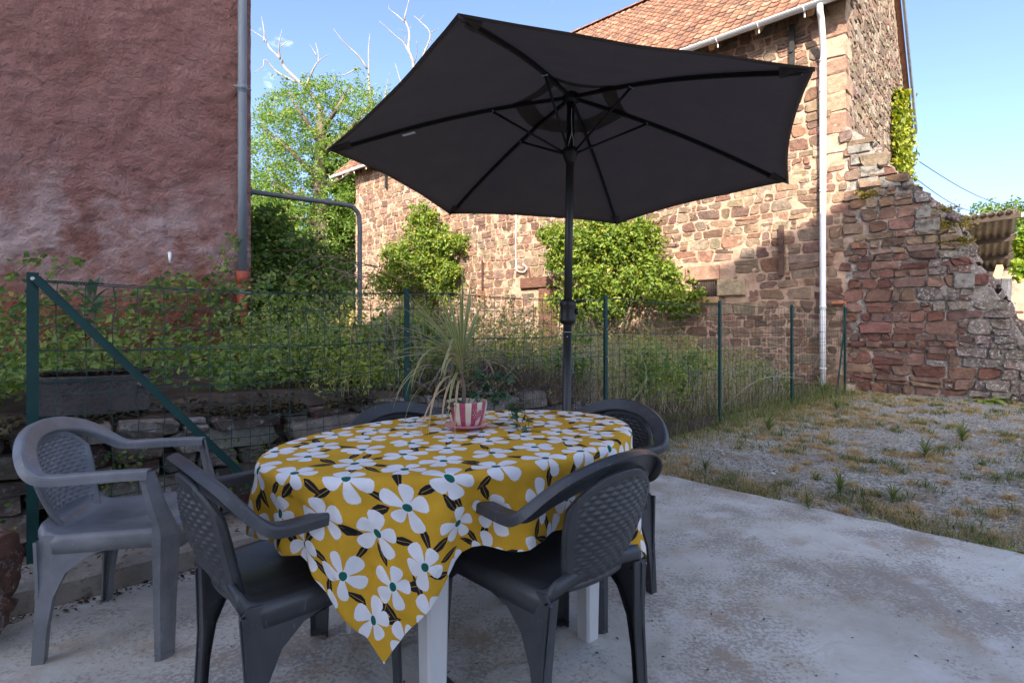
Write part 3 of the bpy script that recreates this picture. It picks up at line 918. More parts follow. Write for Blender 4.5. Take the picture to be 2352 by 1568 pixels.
for k in range(int((d1-d0)/0.36)):
    d = d0+0.18+k*0.36
    p = roof_pt(d, SL, 0.0)
    a = np.linspace(-1.25, 1.25, 7)
    V = []
    for e, f_ in ((-0.2, 1.0), (0.2, 0.9)):
        for b_ in a: V.append(p + FD*e + GD*math.sin(b_)*0.13*f_ + ZUP*(math.cos(b_)*0.13*f_-0.02))
    obj('ridge_tile', V, [(i, i+1, 8+i, 7+i) for i in range(6)], M['tile'], barn, True)
# verge boards of the gable
for sgn, nm in ((0, 'verge_board'), (1, 'verge_board')):
    mb = MB()
    if sgn == 0: a, b_ = roof_pt(d0-0.06, 0.0, -0.02), roof_pt(d0-0.06, SL, -0.02)
    else: a, b_ = bk0-FD*0.06-ZUP*0.03, roof_pt(d0-0.06, SL, -0.02)
    dd = (b_-a)/np.linalg.norm(b_-a)
    mb.box((a+b_)/2, (np.linalg.norm(b_-a), 0.05, 0.20), (dd, -FD, np.cross(dd, -FD)))
    mb.obj(nm, M['steel_pipe'], barn)
# rafters under the eave
for k in range(19):
    d = 0.5+k*0.9
    mb = MB(); a = roof_pt(d, 0.08, -0.13); b_ = roof_pt(d, 0.9, -0.13)
    dd = (b_-a)/np.linalg.norm(b_-a)
    mb.box((a+b_)/2, (0.85, 0.09, 0.11), (dd, FD, np.cross(dd, FD)))
    mb.obj('rafter', M['pale_wood'], barn)
# gutter
GZ, GO, GR = 6.79, 0.475, 0.068
a = np.linspace(0, np.pi, 9)
V, F = [], []
for d in (-0.12, LB+1.0):
    for rr in (GR, GR-0.008):
        for q in a: V.append(C0+d*FD+FN*(GO+rr*math.cos(q))+ZUP*(GZ-rr*math.sin(q)))
F = [(i, i+1, 19+i, 18+i) for i in range(8)] + [(9+i, 27+i, 28+i, 10+i) for i in range(8)] + [(0, 18, 27, 9), (8, 17, 35, 26)]
F += [tuple(range(0, 9)) + tuple(range(17, 8, -1)), tuple(range(26, 17, -1))+tuple(range(27, 36))]
gut = obj('gutter', V, F, M['gutter'], barn, True)
mb = MB(); mb.tube([C0+d*FD+FN*(GO+GR)+ZUP*GZ for d in (-0.12, LB+1.0)], 0.012, 6); mb.obj('gutter_lip', M['gutter'], gut, True)
for k in range(22):
    d = 0.55+k*0.78
    mb = MB()
    P = [C0+d*FD+FN*(GO+(GR+0.008)*math.cos(q))+ZUP*(GZ-(GR+0.008)*math.sin(q)) for q in np.linspace(-0.2, np.pi, 10)]
    mb.tube(P, 0.010, 5)
    mb.box(C0+d*FD+FN*(GO-GR*0.6)+ZUP*(GZ-0.11), (0.02, 0.02, 0.11))
    mb.obj('gutter_bracket', M['gutter'], gut)
# white downpipe with swan neck
dpx = 0.30
dp = spline([front(dpx, GZ-0.05, GO), front(dpx, GZ-0.17, GO-0.01), front(dpx, GZ-0.30, 0.36), front(dpx+0.02, 6.05, 0.14), front(dpx+0.03, 5.85, 0.125)], 18)
mb = MB(); mb.tube(dp, 0.052, 14); dn = mb.obj('downpipe_elbow', M['gutter'], barn, True)
mb = MB(); mb.tube([front(dpx+0.03, z, 0.125) for z in (5.9, 3.0, 1.2, 0.02)], 0.051, 14)
dn = mb.obj('downpipe', M['white_pipe'], barn, True)
for z in (5.9, 5.35, 3.55, 1.45, 0.35):
    mb = MB(); mb.tube([front(dpx+0.03, z-0.02, 0.125), front(dpx+0.03, z+0.02, 0.125)], 0.058, 14); mb.box(front(dpx+0.03, z, 0.06), (0.12, 0.03, 0.03), (FN, FD, ZUP))
    mb.obj('pipe_clip', M['gutter'], dn, True)
# rear downpipe just showing past the gable
mb = MB(); mb.tube([gable(GB+0.25, 6.7, 0.0), gable(GB+0.2, 6.4, 0.05), gable(GB+0.12, 5.9, 0.06), gable(GB+0.12, 0.1, 0.06)], 0.06, 10)
mb.obj('rear_downpipe', M['white_pipe'], barn, True)
# barred window
win = MB(); win.box(front(2.56, 1.89, -0.02), (0.52, 0.06, 0.33), (FD, FN, ZUP)); win = win.obj('window', M['dark_iron'], barn)
for k in range(13):
    mb = MB(); mb.tube([front(2.335+k*0.038, 1.73, 0.035), front(2.335+k*0.038, 2.05, 0.035)], 0.007, 6); mb.obj('bar', M['iron'], win)
def block(name, d_0, d_1, z0, z1, out, colr, parent=barn, mt='stone'):
    mb = MB(); c = front((d_0+d_1)/2, (z0+z1)/2, out/2-0.05)
    hx, hz, hy = abs(d_1-d_0)/2, (z1-z0)/2, (out+0.1)/2
    pts, bv = [], 0.014
    for oo, ins in ((-hy, 0), (hy-bv, 0), (hy, bv)):
        for sx, sz in ((-1, -1), (1, -1), (1, 1), (-1, 1)): pts.append(c+FD*sx*(hx-ins)+ZUP*sz*(hz-ins)+FN*oo)
    mb.add(pts, [(q*4+i, q*4+(i+1) % 4, q*4+4+(i+1) % 4, q*4+4+i) for q in range(2) for i in range(4)]+[(8, 9, 10, 11)])
    o = mb.obj(name, M[mt], parent); o.color = (*colr, 1)
    return o
block('window_lintel', 2.23, 2.95, 2.07, 2.37, 0.085, (0.30, 0.18, 0.13))
block('window_jamb', 1.72, 2.27, 1.73, 2.055, 0.085, (0.36, 0.28, 0.18))
block('window_sill', 2.24, 2.88, 1.58, 1.715, 0.085, (0.38, 0.24, 0.13))
block('door_lintel', 6.30, 7.64, 2.12, 2.40, 0.10, (0.2, 0.1, 0.08), mt='wood_beam')
dr = block('door', 6.42, 7.04, 0.45, 2.115, 0.045, (0.2, 0.1, 0.08), mt='wood_beam')
for k in range(4):
    block('door_plank', 6.45+k*0.146, 6.585+k*0.146, 0.5, 2.09, 0.06, (0.2, 0.1, 0.08), dr, 'wood_beam')
# iron tie bars
for d, z0, z1 in ((1.04, 2.06, 3.02), (0.85, 5.75, 6.75), (13.9, 5.9, 6.8)):
    mb = MB(); mb.box(front(d, (z0+z1)/2, 0.085), (0.085, 0.045, z1-z0), (FD, FN, ZUP))
    mb.tube([front(d, (z0+z1)/2, 0.10), front(d, (z0+z1)/2, 0.135)], 0.03, 8)
    mb.obj('iron_tie', M['iron'] if z0 < 5 else M['dark_iron'], barn)
mb = MB(); mb.box(front(9.1, 2.58, 0.09), (0.05, 0.03, 0.82), (FD, FN, ZUP)); mb.obj('iron_strap', M['iron'], barn)
P = spline([front(7.79, 4.3, 0.08), front(7.80, 3.4, 0.085), front(7.79, 2.75, 0.08), front(7.72, 2.6, 0.08), front(7.5, 2.57, 0.08), front(7.42, 2.68, 0.08), front(7.55, 2.78, 0.08)], 40)
mb = MB(); mb.tube(P, 0.012, 5); mb.obj('wall_cable', M['cord'], barn)
# red tile slip wedged by the downpipe
block('tile_slip', -0.02, 0.20, 1.50, 1.55, 0.11, (0.42, 0.17, 0.09))

# ------------------------------------------------------------------ buttress at the corner
prof = [(0.0, 4.75), (0.30, 4.45), (0.565, 3.9), (0.93, 3.5), (1.25, 3.12), (1.52, 2.87), (1.60, 2.62), (1.675, 2.41), (1.76, 2.15), (1.853, 1.98),
        (2.05, 1.57), (2.30, 1.02), (2.55, 0.45), (2.68, -0.1)]
butt = thing('stone_buttress', 'sloping lichened stone buttress against the barn corner with mossy shoulder', 'buttress', tuple(C0))
TH = 0.95
def bp(u, z, out=0.0): return C0 - u*FD + out*FN + z*ZUP
pu = np.array([p[0] for p in prof]); pz = np.array([p[1] for p in prof])
us = np.linspace(0, 2.68, 60)
V, F = [], []
rj = np.random.default_rng(8)
for i, u in enumerate(us):
    zt = np.interp(u, pu, pz)
    for j, o_ in enumerate(np.linspace(-0.0, -TH, 9)):
        jit = 0.05*noise.noise((u*4, o_*5, 1.0))+0.03*noise.noise((u*11, o_*12, 4.0))
        V.append(bp(u, zt-0.07+jit - 0.04*(j in (0, 8)), o_))
nV = len(V)
F = [tuple(f) for f in grid_faces(60, 9)[:, ::-1]]
for i, u in enumerate(us): V.append(bp(u, -0.2, 0.0)); V.append(bp(u, -0.2, -TH))
for i in range(59):
    F.append((i*9, nV+2*i, nV+2*i+2, (i+1)*9)); F.append((i*9+8, (i+1)*9+8, nV+2*i+3, nV+2*i+1))
V = np.array(V)
obj('core', V, F, M['lichen_stone'], butt).color = (0.24, 0.21, 0.185, 1)
M['lichen_core'] = mat('lichened_rubble', [(0.3, (0.10, 0.09, 0.08)), (0.5, (0.21, 0.185, 0.165)), (0.75, (0.33, 0.31, 0.285))], 7, 0.95, 1.0, 14, dirt=((0.52, 0.52, 0.49), 16, 0.57))
msh = mortar_sheet('mortar_face', bp(0, 0), -FD, FN, 2.66, 4.8, lambda u: np.interp(u, pu, pz)-0.06, M['rubble_core'], butt, amp=0.045, step=0.05, base=-0.004)
msh.data.materials.append(M['lichen_core'])
for p_ in msh.data.polygons:
    v_ = np.array(msh.data.vertices[p_.vertices[0]].co); u_ = float(v_ @ -FD)
    if u_ > 1.2+0.3*noise.noise((u_*3, v_[2]*2.5, 0)) or v_[2] > np.interp(u_, pu, pz)-0.45+0.2*noise.noise((u_*4, v_[2]*4, 3)): p_.material_index = 1
items = []
for s, z, wv, h, cl_ in rubble(2.75, 4.8, (0.16, 0.48), (0.10, 0.23), 31, 0.2):
    if z+h*0.1 > np.interp(s+wv*0.15, pu, pz): continue
    items.append((s, z, wv, h, cl_))
red = [(0.215, 0.108, 0.085), (0.19, 0.092, 0.074), (0.235, 0.125, 0.095), (0.205, 0.13, 0.105), (0.25, 0.155, 0.115), (0.18, 0.118, 0.10)]
gry = [(0.22, 0.175, 0.15), (0.19, 0.145, 0.125), (0.26, 0.21, 0.18), (0.205, 0.125, 0.10)]
isr = {id(i): i[0]-0.35+0.45*noise.noise((i[0]*2.3, i[1]*2.3, 5.5))+rj.uniform(-0.35, 0.35) < 1.2 for i in items}
it_r = [i for i in items if isr[id(i)]]; it_g = [i for i in items if not isr[id(i)]]
sc = vis_score(lambda it: bp(it[0], it[1]))
it_u = [i for i in it_r if i[1] > 2.35]; it_r = [i for i in it_r if i[1] <= 2.35]
place_stones(butt, it_u, bp(0, 0), -FD, M['stone'], M['stone_fill'], 100, 0.13, 43, sc, pal=PAL, gap=0.006, proud=0.05, rough=0.12)
place_stones(butt, it_r, bp(0, 0), -FD, M['stone'], M['stone_fill'], 150, 0.13, 41, sc, pal=red, gap=0.004, proud=0.05, rough=0.10)
place_stones(butt, it_g, bp(0, 0), -FD, M['lichen_stone'], M['lichen_fill'], 50, 0.14, 42, sc, pal=gry, gap=0.004, proud=0.055, rough=0.14)
# rough stones along the sloping top
rs = np.random.default_rng(12)
for i in range(120):
    u = rs.uniform(0.25, 2.66); o_ = -rs.uniform(0.0, TH-0.05)
    zt = np.interp(u, pu, pz)
    k = int(rs.integers(len(STONES)))
    s_ = rs.uniform(0.14, 0.36)
    o = link('cap_stone', stone_mesh(k, M['lichen_stone']), butt, bp(u, zt-0.075, o_)-C0, (R(90)+rs.uniform(-0.3, 0.3), rs.uniform(0.5, 0.9), rs.uniform(0, 6.3)), (s_*0.8, 0.13, s_*rs.uniform(0.4, 0.75)), pick(rs, gry))
# cement blocks stepping up the upper edge
def cblock(u, z, wv, h, mt='block'):
    mb = MB(); c = bp(u, z, -0.02)
    pts, bv = [], 0.012
    for oo, ins in ((-0.1, 0), (0.062, 0), (0.075, bv)):
        for sx, sz in ((-1, -1), (1, -1), (1, 1), (-1, 1)): pts.append(c-FD*sx*(wv/2-ins)+ZUP*sz*(h/2-ins)+FN*oo)
    mb.add(pts, [(q*4+i, q*4+(i+1) % 4, q*4+4+(i+1) % 4, q*4+4+i) for q in range(2) for i in range(4)]+[(8, 9, 10, 11)])
    mb.obj('cement_block', M[mt], butt)
for u, z, wv, h in ((0.20, 4.22, 0.34, 0.15), (0.26, 4.03, 0.36, 0.18), (0.42, 3.80, 0.38, 0.19), (0.34, 3.585, 0.30, 0.19), (0.66, 3.56, 0.30, 0.19), (1.16, 2.76, 0.33, 0.21), (1.10, 2.97, 0.20, 0.17), (1.62, 1.86, 0.26, 0.30)):
    cblock(u, z, wv, h)


def leaf_cloud(P, size, Nrm=None, spread=1.0, aspect=0.55, r=rng, up=0.0):
    """kite shaped leaves at P (N,3): returns verts (4N,3), quads (N,4)"""
    n = len(P)
    size = np.broadcast_to(np.asarray(size, float), (n,))
    nv = r.normal(size=(n, 3))*spread
    if Nrm is not None: nv = nv+Nrm
    nv[:, 2] += up
    nv /= np.linalg.norm(nv, axis=1, keepdims=True)+1e-9
    a = r.normal(size=(n, 3)); a -= nv*(a*nv).sum(1, keepdims=True); a /= np.linalg.norm(a, axis=1, keepdims=True)+1e-9
    b = np.cross(nv, a)
    s = size[:, None]
    V = np.stack([P-a*s*0.5, P+b*s*aspect*0.5+nv*s*0.08-a*s*0.08, P+a*s*0.5-nv*s*0.1, P-b*s*aspect*0.5+nv*s*0.08-a*s*0.08], 1).reshape(-1, 3)
    return V, np.arange(4*n).reshape(n, 4)


def blades(P, h, width, lean, r=rng, droop=0.3):
    """grass blades from P: two-segment strips -> verts (5N,3), faces as tris+quads"""
    n = len(P)
    h = np.broadcast_to(np.asarray(h, float), (n,)); lean = np.broadcast_to(np.asarray(lean, float), (n,))
    az = r.uniform(0, 2*np.pi, n); d = np.c_[np.cos(az), np.sin(az), np.zeros(n)]
    sd_ = np.c_[-np.sin(az+r.normal(size=n)*0.8), np.cos(az+r.normal(size=n)*0.8), np.zeros(n)]
    w_ = (np.broadcast_to(np.asarray(width, float), (n,))/2)[:, None]
    hh = h[:, None]; ll = lean[:, None]
    up = np.array([0, 0, 1.0])
    m_ = P+up*hh*0.55+d*hh*ll*0.35
    t_ = P+up*hh*(1-droop*ll)+d*hh*ll
    V = np.stack([P-sd_*w_, P+sd_*w_, m_+sd_*w_*0.8, m_-sd_*w_*0.8, t_+sd_*w_*0.12, t_-sd_*w_*0.12], 1).reshape(-1, 3)
    q = np.arange(n)[:, None]*6
    F = np.vstack([q+np.array([[0, 1, 2, 3]]), q+np.array([[3, 2, 4, 5]])])
    return V, F


# moss on the shoulder
rm = np.random.default_rng(5)
P = []
for u, zr, n in ((1.38, 0.0, 500), (1.52, -0.08, 700), (1.30, -0.35, 350), (1.50, -0.42, 600), (0.30, -1.05, 250)):
    zt = np.interp(u, pu, pz)+zr
    P.append(np.c_[bp(u, zt)[None, :]+rm.normal(size=(n, 1))*0.09*-FD+rm.normal(size=(n, 1))*0.045*ZUP+FN*(0.03-np.abs(rm.normal(size=(n, 1)))*(0.35 if zr > -0.2 else 0.02)+0.02)])
P = np.vstack(P)
V, F = leaf_cloud(P, rm.uniform(0.02, 0.05, len(P)), FN*0.6+ZUP, 0.6, 0.8, rm)
tag(obj('moss', V, F, M['moss'], butt), kind='stuff')

# ------------------------------------------------------------------ pink house on the left
HB = np.array([-3.0, 6.2, 0.0]); HD = np.array([0.79, 0.613, 0.0]); HN = np.array([0.613, -0.79, 0.0])
house = thing('pink_house', 'pink roughcast house wall filling the upper left, with grey downpipe at its corner', 'house', tuple(HB))
nu, nv = 190, 300
uu = np.linspace(0, 3.9, nu); vv = np.linspace(0.3, 6.6, nv)
U, VV = np.meshgrid(uu, vv, indexing='ij')
P = HB - U.ravel()[:, None]*HD + VV.ravel()[:, None]*ZUP
Q = np.c_[U.ravel()*1.0+VV.ravel()*0.45, VV.ravel()*1.3-U.ravel()*0.25, np.zeros(U.size)]
dsp = 0.018*fbm(Q, 5.0, 3)+0.012*(0.5-np.abs(fbm(Q, 8.5, 3, 2.1, 0.55)))*(0.6+0.6*np.clip(fbm(Q, 1.1, 2)+0.4, 0, 1))
ed = np.clip(U.ravel()/0.1, 0, 1)
P = P + (dsp*1.0)[:, None]*HN
mb = MB()
hb = [HB-HN*0.02, HB-3.9*HD-HN*0.02, HB-3.9*HD-HN*6.0, HB-HN*6.0]
mb.add([p+ZUP*0.0 for p in hb]+[p+ZUP*6.6 for p in hb], [(3, 2, 1, 0)[::-1], (4, 5, 6, 7), (0, 3, 7, 4), (1, 5, 6, 2), (2, 6, 7, 3), (0, 4, 5, 1)])
V = np.vstack([P, np.vstack(mb.V)])
F = [tuple(f) for f in grid_faces(nu, nv)] + [tuple(i+len(P) for i in f) for f in mb.F]
me_w = obj('wall', V, F, M['plaster'], house, True)
mb = MB()
rf = [HB+HN*0.25+HD*0.1, HB-4.2*HD+HN*0.25, HB-4.2*HD-HN*6.4, HB-HN*6.4+HD*0.1]
top = [HB+HD*0.1-HN*3+ZUP*7.9, HB-4.2*HD-HN*3+ZUP*7.9]
mb.add([p+ZUP*6.6 for p in rf]+top, [(0, 4, 5, 1), (2, 5, 4, 3), (0, 3, 4), (1, 5, 2), (0, 1, 2, 3)])
mb.obj('roof', M['tile'], house)
pc = HB-0.105*HD+HN*0.085
mb = MB(); mb.tube([pc+ZUP*z for z in (6.55, 5.0, 3.0, 1.72)], 0.047, 16); hp = mb.obj('downpipe', M['zinc'], house, True)
for z in (3.80,):
    mb = MB(); mb.tube([pc+ZUP*(z-0.03), pc+ZUP*(z+0.03)], 0.053, 16); mb.tube([pc-HD*0.09+ZUP*z, pc+HD*0.09+ZUP*z], 0.012, 6); mb.tube([pc+ZUP*(z-0.045), pc+ZUP*(z-0.035)], 0.055, 16)
    mb.obj('pipe_clip', M['zinc'], hp, True)
mb = MB(); mb.tube([pc+ZUP*z for z in (1.74, 1.60)], 0.063, 16); mb.tube([pc+ZUP*z for z in (1.62, 0.5)], 0.055, 16)
cp = mb.obj('clay_pipe', M['terracotta_pipe'], house, True)
mb = MB(); mb.tube([pc+ZUP*(1.50), pc+ZUP*(1.525)], 0.061, 16); mb.tube([pc-HD*0.09+ZUP*1.51, pc+HD*0.09+ZUP*1.51], 0.010, 6); mb.obj('pipe_clip', M['gutter'], cp, True)
hk = HB-1.0*HD
# small white wall hook below the middle of the wall
tq = ((388-1176)/1240*HB[1]-HB[0])/(-HD[0]+(388-1176)/1240*HD[1])
hk = HB-tq*HD; hz = CAMZ-(583-745)*hk[1]/1240
mb = MB(); mb.tube([hk+ZUP*hz, hk+HN*0.07+ZUP*hz, hk+HN*0.085+ZUP*(hz-0.015)], 0.016, 8)
mb.tube([hk+HN*0.08+ZUP*(hz-0.01), hk+HN*0.085+ZUP*(hz-0.10)], [0.017, 0.010], 8)
mb.obj('wall_hook', M['white_pipe'], house, True)

# bent steel pipe frame from the house corner
f0 = HB+ZUP*2.69-HN*0.1
f1 = HB+1.28*HD+ZUP*2.69-HN*0.1
gz = bank_z(2.5, 3.6)
P = spline([f0, f0*0.5+f1*0.5, f1-HD*0.12, f1-ZUP*0.0+HD*0.0-ZUP*0.045, f1+HD*0.055-ZUP*0.17, f1+HD*0.06-ZUP*0.6, f1+HD*0.06-ZUP*1.9], 60)
pf = thing('pipe_frame', 'bent grey steel pipe reaching from the pink house corner and down to the garden', 'pipe frame', tuple(HB))
mb = MB(); mb.tube(P, 0.030, 10); mb.obj('pipe', M['steel_pipe'], pf, True)
mb = MB(); mb.tube([f0-HD*0.01, f0+HD*0.03], 0.055, 10); mb.obj('wall_flange', M['steel_pipe'], pf, True)

# ------------------------------------------------------------------ unseen tall house behind the camera, placed and sized to cast the shade
th = thing('tall_house', 'unseen tall house behind the patio, sized to cast its shade and pale to bounce light', 'house', (0, -3.6, 0))
def hbox(name, x0, x1, y0, y1, h):
    mb = MB(); mb.box(((x0+x1)/2, (y0+y1)/2, h/2), (x1-x0, y1-y0, h)); mb.obj(name, M['render'], th)
M['render'] = mat('pale_render', [(0.3, (0.70, 0.68, 0.64)), (0.7, (0.78, 0.76, 0.72))], 2, 0.9, 0.4, 40)  # walls out of view, kept pale to bounce light onto the shaded patio
hbox('wall', 0.52, 5.6, -14, -8.0, 14.4)
hbox('side_wall', -9.6, 0.51, -14, -8.0, 14.1)
mb = MB()
mb.add([(0.45, -7.9, 14.42), (5.7, -7.9, 14.42), (5.7, -14.1, 14.42), (0.45, -14.1, 14.42), (1.9, -11, 15.6), (4.3, -11, 15.6)],
       [(0, 1, 5, 4), (1, 2, 5), (2, 3, 4, 5), (3, 0, 4), (3, 2, 1, 0)])
mb.obj('roof', M['tile'], th)
# ------------------------------------------------------------------ dry stone retaining wall
rw = thing('retaining_wall', 'low dry stone wall of mossy lichened slabs holding up the garden bank', 'wall', tuple(P1))
LW = 5.2
items = []
r = np.random.default_rng(77)
for s, z, wv, h, cl_ in rubble(LW, 0.66, (0.13, 0.55), (0.045, 0.125), 62):
    t = s-1.3
    top = float(bank_z(t, 0.1))-0.02
    if z > top: continue
    items.append((s, z+0.07, wv, h, cl_))
gw = [(0.33, 0.28, 0.235), (0.26, 0.22, 0.185), (0.39, 0.335, 0.275), (0.22, 0.155, 0.13), (0.25, 0.145, 0.115), (0.42, 0.375, 0.325)]
M['wall_stone'] = stone_mat('retaining_stone', 'object', lichen=0.55, lich_col=(0.50, 0.50, 0.48), bump=1.0)
place_stones(rw, items, fence(-1.3, 0.16), E1, M['wall_stone'], M['lichen_fill'], 300, 0.20, 63, lambda it: 1, pal=gw, gap=0.002, proud=0.075, rough=0.13)
V = []
for t in np.linspace(-1.3, 3.9, 30):
    tz = float(bank_z(t, 0.1))
    V += [fence(t, 0.17, -0.05), fence(t, 0.17, tz+0.02), fence(t, 0.34, tz+0.05)]
obj('earth_core', V, grid_faces(30, 3)[:, ::-1], M['soil'], rw)
# red boulders at the left end
def rock(c, rad, seed, n=18, m_=12):
    V = []
    for a in np.linspace(0, np.pi, m_):
        for b_ in np.linspace(0, 2*np.pi, n, endpoint=False):
            d = np.array([math.sin(a)*math.cos(b_), math.sin(a)*math.sin(b_), math.cos(a)])
            q = 1+0.28*noise.noise(Vector(d*1.7)+Vector((seed, 0, 0)))+0.12*noise.noise(Vector(d*4.5)+Vector((seed, 3, 0)))
            V.append(c+np.sign(d)*np.abs(d)**0.8*q*np.asarray(rad))
    F = [(p*n+k, (p+1)*n+k, (p+1)*n+(k+1) % n, p*n+(k+1) % n) for p in range(m_-1) for k in range(n)]
    return np.array(V), F
for i, (px, py, Y, rad) in enumerate(((-34, 1310, 1.98, (0.10, 0.10, 0.13)), (-60, 1420, 1.90, (0.10, 0.10, 0.07)))):
    V, F = rock(at(px, py, Y), rad, 3.1+4*i)
    obj('boulder', V, F, M['wall_stone'], rw).color = (0.24, 0.125, 0.095, 1)
# moss / dark humus on top of the wall
rm = np.random.default_rng(15)
n = 5200
t = rm.uniform(-0.6, 3.6, n); wv = np.abs(rm.normal(size=n))*0.22+0.02
keep = np.array([noise.noise((a*2.2, b*3, 0.5)) > -0.12 for a, b in zip(t, wv)])
t, wv = t[keep], wv[keep]
P = P1 + t[:, None]*E1 + wv[:, None]*E2; P[:, 2] = bank_z(t, wv)+0.035+rm.normal(size=len(t))*0.015
V, F = leaf_cloud(P, rm.uniform(0.015, 0.045, len(P)), np.array([0, -0.2, 1.0]), 0.5, 0.8, rm)
tag(obj('moss', V, F, M['dark_moss'], rw), kind='stuff')

# small ferns and ivy rooted in the wall
rf2 = np.random.default_rng(71)
Pw = []
for k in range(34):
    t = rf2.uniform(-0.9, 3.4); z = rf2.uniform(0.15, 0.6); c = fence(t, 0.05, z); m_ = int(rf2.integers(8, 26))
    Pw.append(c+rf2.normal(size=(m_, 3))*np.array([0.05, 0.04, 0.05])-E2*0.02)
Pw = np.vstack(Pw)
V, F = leaf_cloud(Pw, rf2.uniform(0.012, 0.034, len(Pw)), -E2*0.8+ZUP*0.5, 0.6, 0.7, rf2)
tag(obj('wall_plants', V, F, M['bramble'], rw), kind='stuff')
# concrete block on top of the wall behind the first post
blk = thing('concrete_block', 'dark weathered concrete block lying on top of the retaining wall behind the mesh', 'concrete block', tuple(fence(0.35, 0.3, 0.66)))
mb = MB()
a0, a1 = at(84, 946, 2.62), at(342, 930, 2.86)
dd = a1-a0; dd[2] = 0; Lb = np.linalg.norm(dd); dd /= Lb
nn = np.array([-dd[1], dd[0], 0])
c = (a0+a1)/2; zb, zt = 0.70, 0.885
pts, bv = [], 0.008
r = np.random.default_rng(2)
for zz, ins in ((zb, 0.0), (zt-bv, 0.0), (zt, bv)):
    for sx, sy in ((-1, -1), (-0.5, -1), (0, -1), (0.5, -1), (1, -1), (1, 1), (0.5, 1), (0, 1), (-0.5, 1), (-1, 1)):
        p = c+dd*sx*(Lb/2-ins)+nn*(0.10+sy*(0.10-ins)); p[2] = zz+r.uniform(-0.004, 0.004); pts.append(p+r.uniform(-0.004, 0.004, 3))
fs = [(q*10+i, q*10+(i+1) % 10, q*10+10+(i+1) % 10, q*10+10+i) for q in range(2) for i in range(10)]+[tuple(range(20, 30))]
mb.add(pts, fs); mb.obj('block', M['dark_block'], blk)
n = 900
P = c+dd*(rm.uniform(-0.5, 0.5, (n, 1))*Lb)+nn*rm.uniform(0.02, 0.19, (n, 1)); P[:, 2] = zt+0.008+np.abs(rm.normal(size=n))*0.006
V, F = leaf_cloud(P, rm.uniform(0.015, 0.035, n), np.array([0, 0, 1.0]), 0.5, 0.8, rm)
tag(obj('moss', V, F, M['dark_moss'], blk), kind='stuff')
# snail shell stuck on the block
sp = at(527, 1424/0.6125*0.6125, 2.74)
sp = c+dd*(Lb*0.42)-nn*0.012+0; sp[2] = 0.835
V, F = lathe([(0.0005, -0.012), (0.009, -0.009), (0.014, 0), (0.011, 0.008), (0.005, 0.013), (0.0005, 0.015)], 12)
me_s = link('snail_shell', mesh('snail_shell', V[:, [0, 2, 1]]*np.array([1, -1, 1]), F, mat('snail', [(0.3, (0.20, 0.14, 0.09)), (0.7, (0.36, 0.27, 0.18))], 90, 0.5), True), loc=sp)
tag(me_s, 'small tan snail shell stuck on the face of the concrete block', 'snail shell')

# ------------------------------------------------------------------ wire fence
fn = thing('wire_fence', 'green welded mesh fence on slim dark green posts along the garden bank', 'fence', tuple(P1))
posts = [(0.0, 0.10, 1.372, 0.0205), (1.858, 0.30, 1.385, 0.018), (3.94, 0.10, 1.417, 0.018), (6.06, -0.1, 1.427, 0.018), (8.14, -0.1, 1.426, 0.018), (10.36, -0.1, 1.45, 0.018)]
for i, (t, z0, z1, hw) in enumerate(posts):
    mb = MB()
    # T-shaped steel post
    mb.box(fence(t, -0.012, (z0+z1)/2), (2*hw, 0.006, z1-z0), (E1, E2, ZUP))
    mb.box(fence(t, hw*0.8-0.009, (z0+z1)/2), (0.007, hw*1.6, z1-z0), (E1, E2, ZUP))
    if i == 0:
        mb.box(fence(t+hw-0.003, hw-0.009, (z0+z1)/2), (0.006, 2*hw, z1-z0-0.002), (E1, E2, ZUP))
    o = mb.obj('post', M['fence_green'], fn)
    for z in ((1.345,) if i == 0 else (1.1, 0.85)):
        m2 = MB(); m2.tube([fence(t, -0.016, z), fence(t, -0.026, z)], 0.008 if i == 0 else 0.004, 8); m2.obj('bolt', M['bolt'], o)
def brace(a, b_, wd, nm='brace'):
    d, s_, u_ = axes_from(b_-a)
    mb = MB(); L_ = np.linalg.norm(b_-a)
    out = -E2 + d*d.dot(E2); out /= np.linalg.norm(out); sd_ = np.cross(d, out)
    mb.box((a+b_)/2, (L_, wd, 0.006), (d, sd_, out)); mb.box((a+b_)/2-sd_*(wd/2)-out*0.010, (L_, 0.005, 0.026), (d, sd_, out))
    mb.obj(nm, M['fence_green'], fn)
brace(fence(0.01, -0.032, 1.345), fence(1.02, -0.045, 0.12), 0.033)
brace(fence(10.33, -0.035, 1.42), fence(9.78, -0.06, -0.02), 0.045)
# the mesh itself
rw_ = np.random.default_rng(19)
Vw, Fw, nw = [], [], 0
def addw(P, rad):
    global nw
    V, F = tube(P, rad, 3, False); Vw.append(V); Fw.extend([[q+nw for q in f] for f in F]); nw += len(V)
def zline(t, f):                                      # f 0 bottom .. 1 top of the mesh
    zb_ = np.interp(t, [0, 0.3, 4.5, 6.2, 10.4], [0.14, 0.14, 0.12, 0.05, 0.03]); zt_ = np.interp(t, [0, 1.86, 3.94, 6.06, 10.36], [1.335, 1.36, 1.385, 1.395, 1.40])
    sag = 0.03*math.sin((t % 2.08)/2.08*np.pi)*f
    return zb_+(zt_-zb_)*f-sag
def wob(t, f): return 0.018*noise.noise((t*2.1, f*6, 2.0))+0.008*noise.noise((t*9, f*20, 7.0))
nh = 13
for k in range(nh):
    f = k/(nh-1)
    P = [fence(t, 0.012+wob(t, f), zline(t, f)+0.7*wob(t+9, f)) for t in np.arange(0.02, 10.4, 0.1)]
    addw(P, 0.0024 if k not in (0, nh-1, 7, 9) else 0.0030)
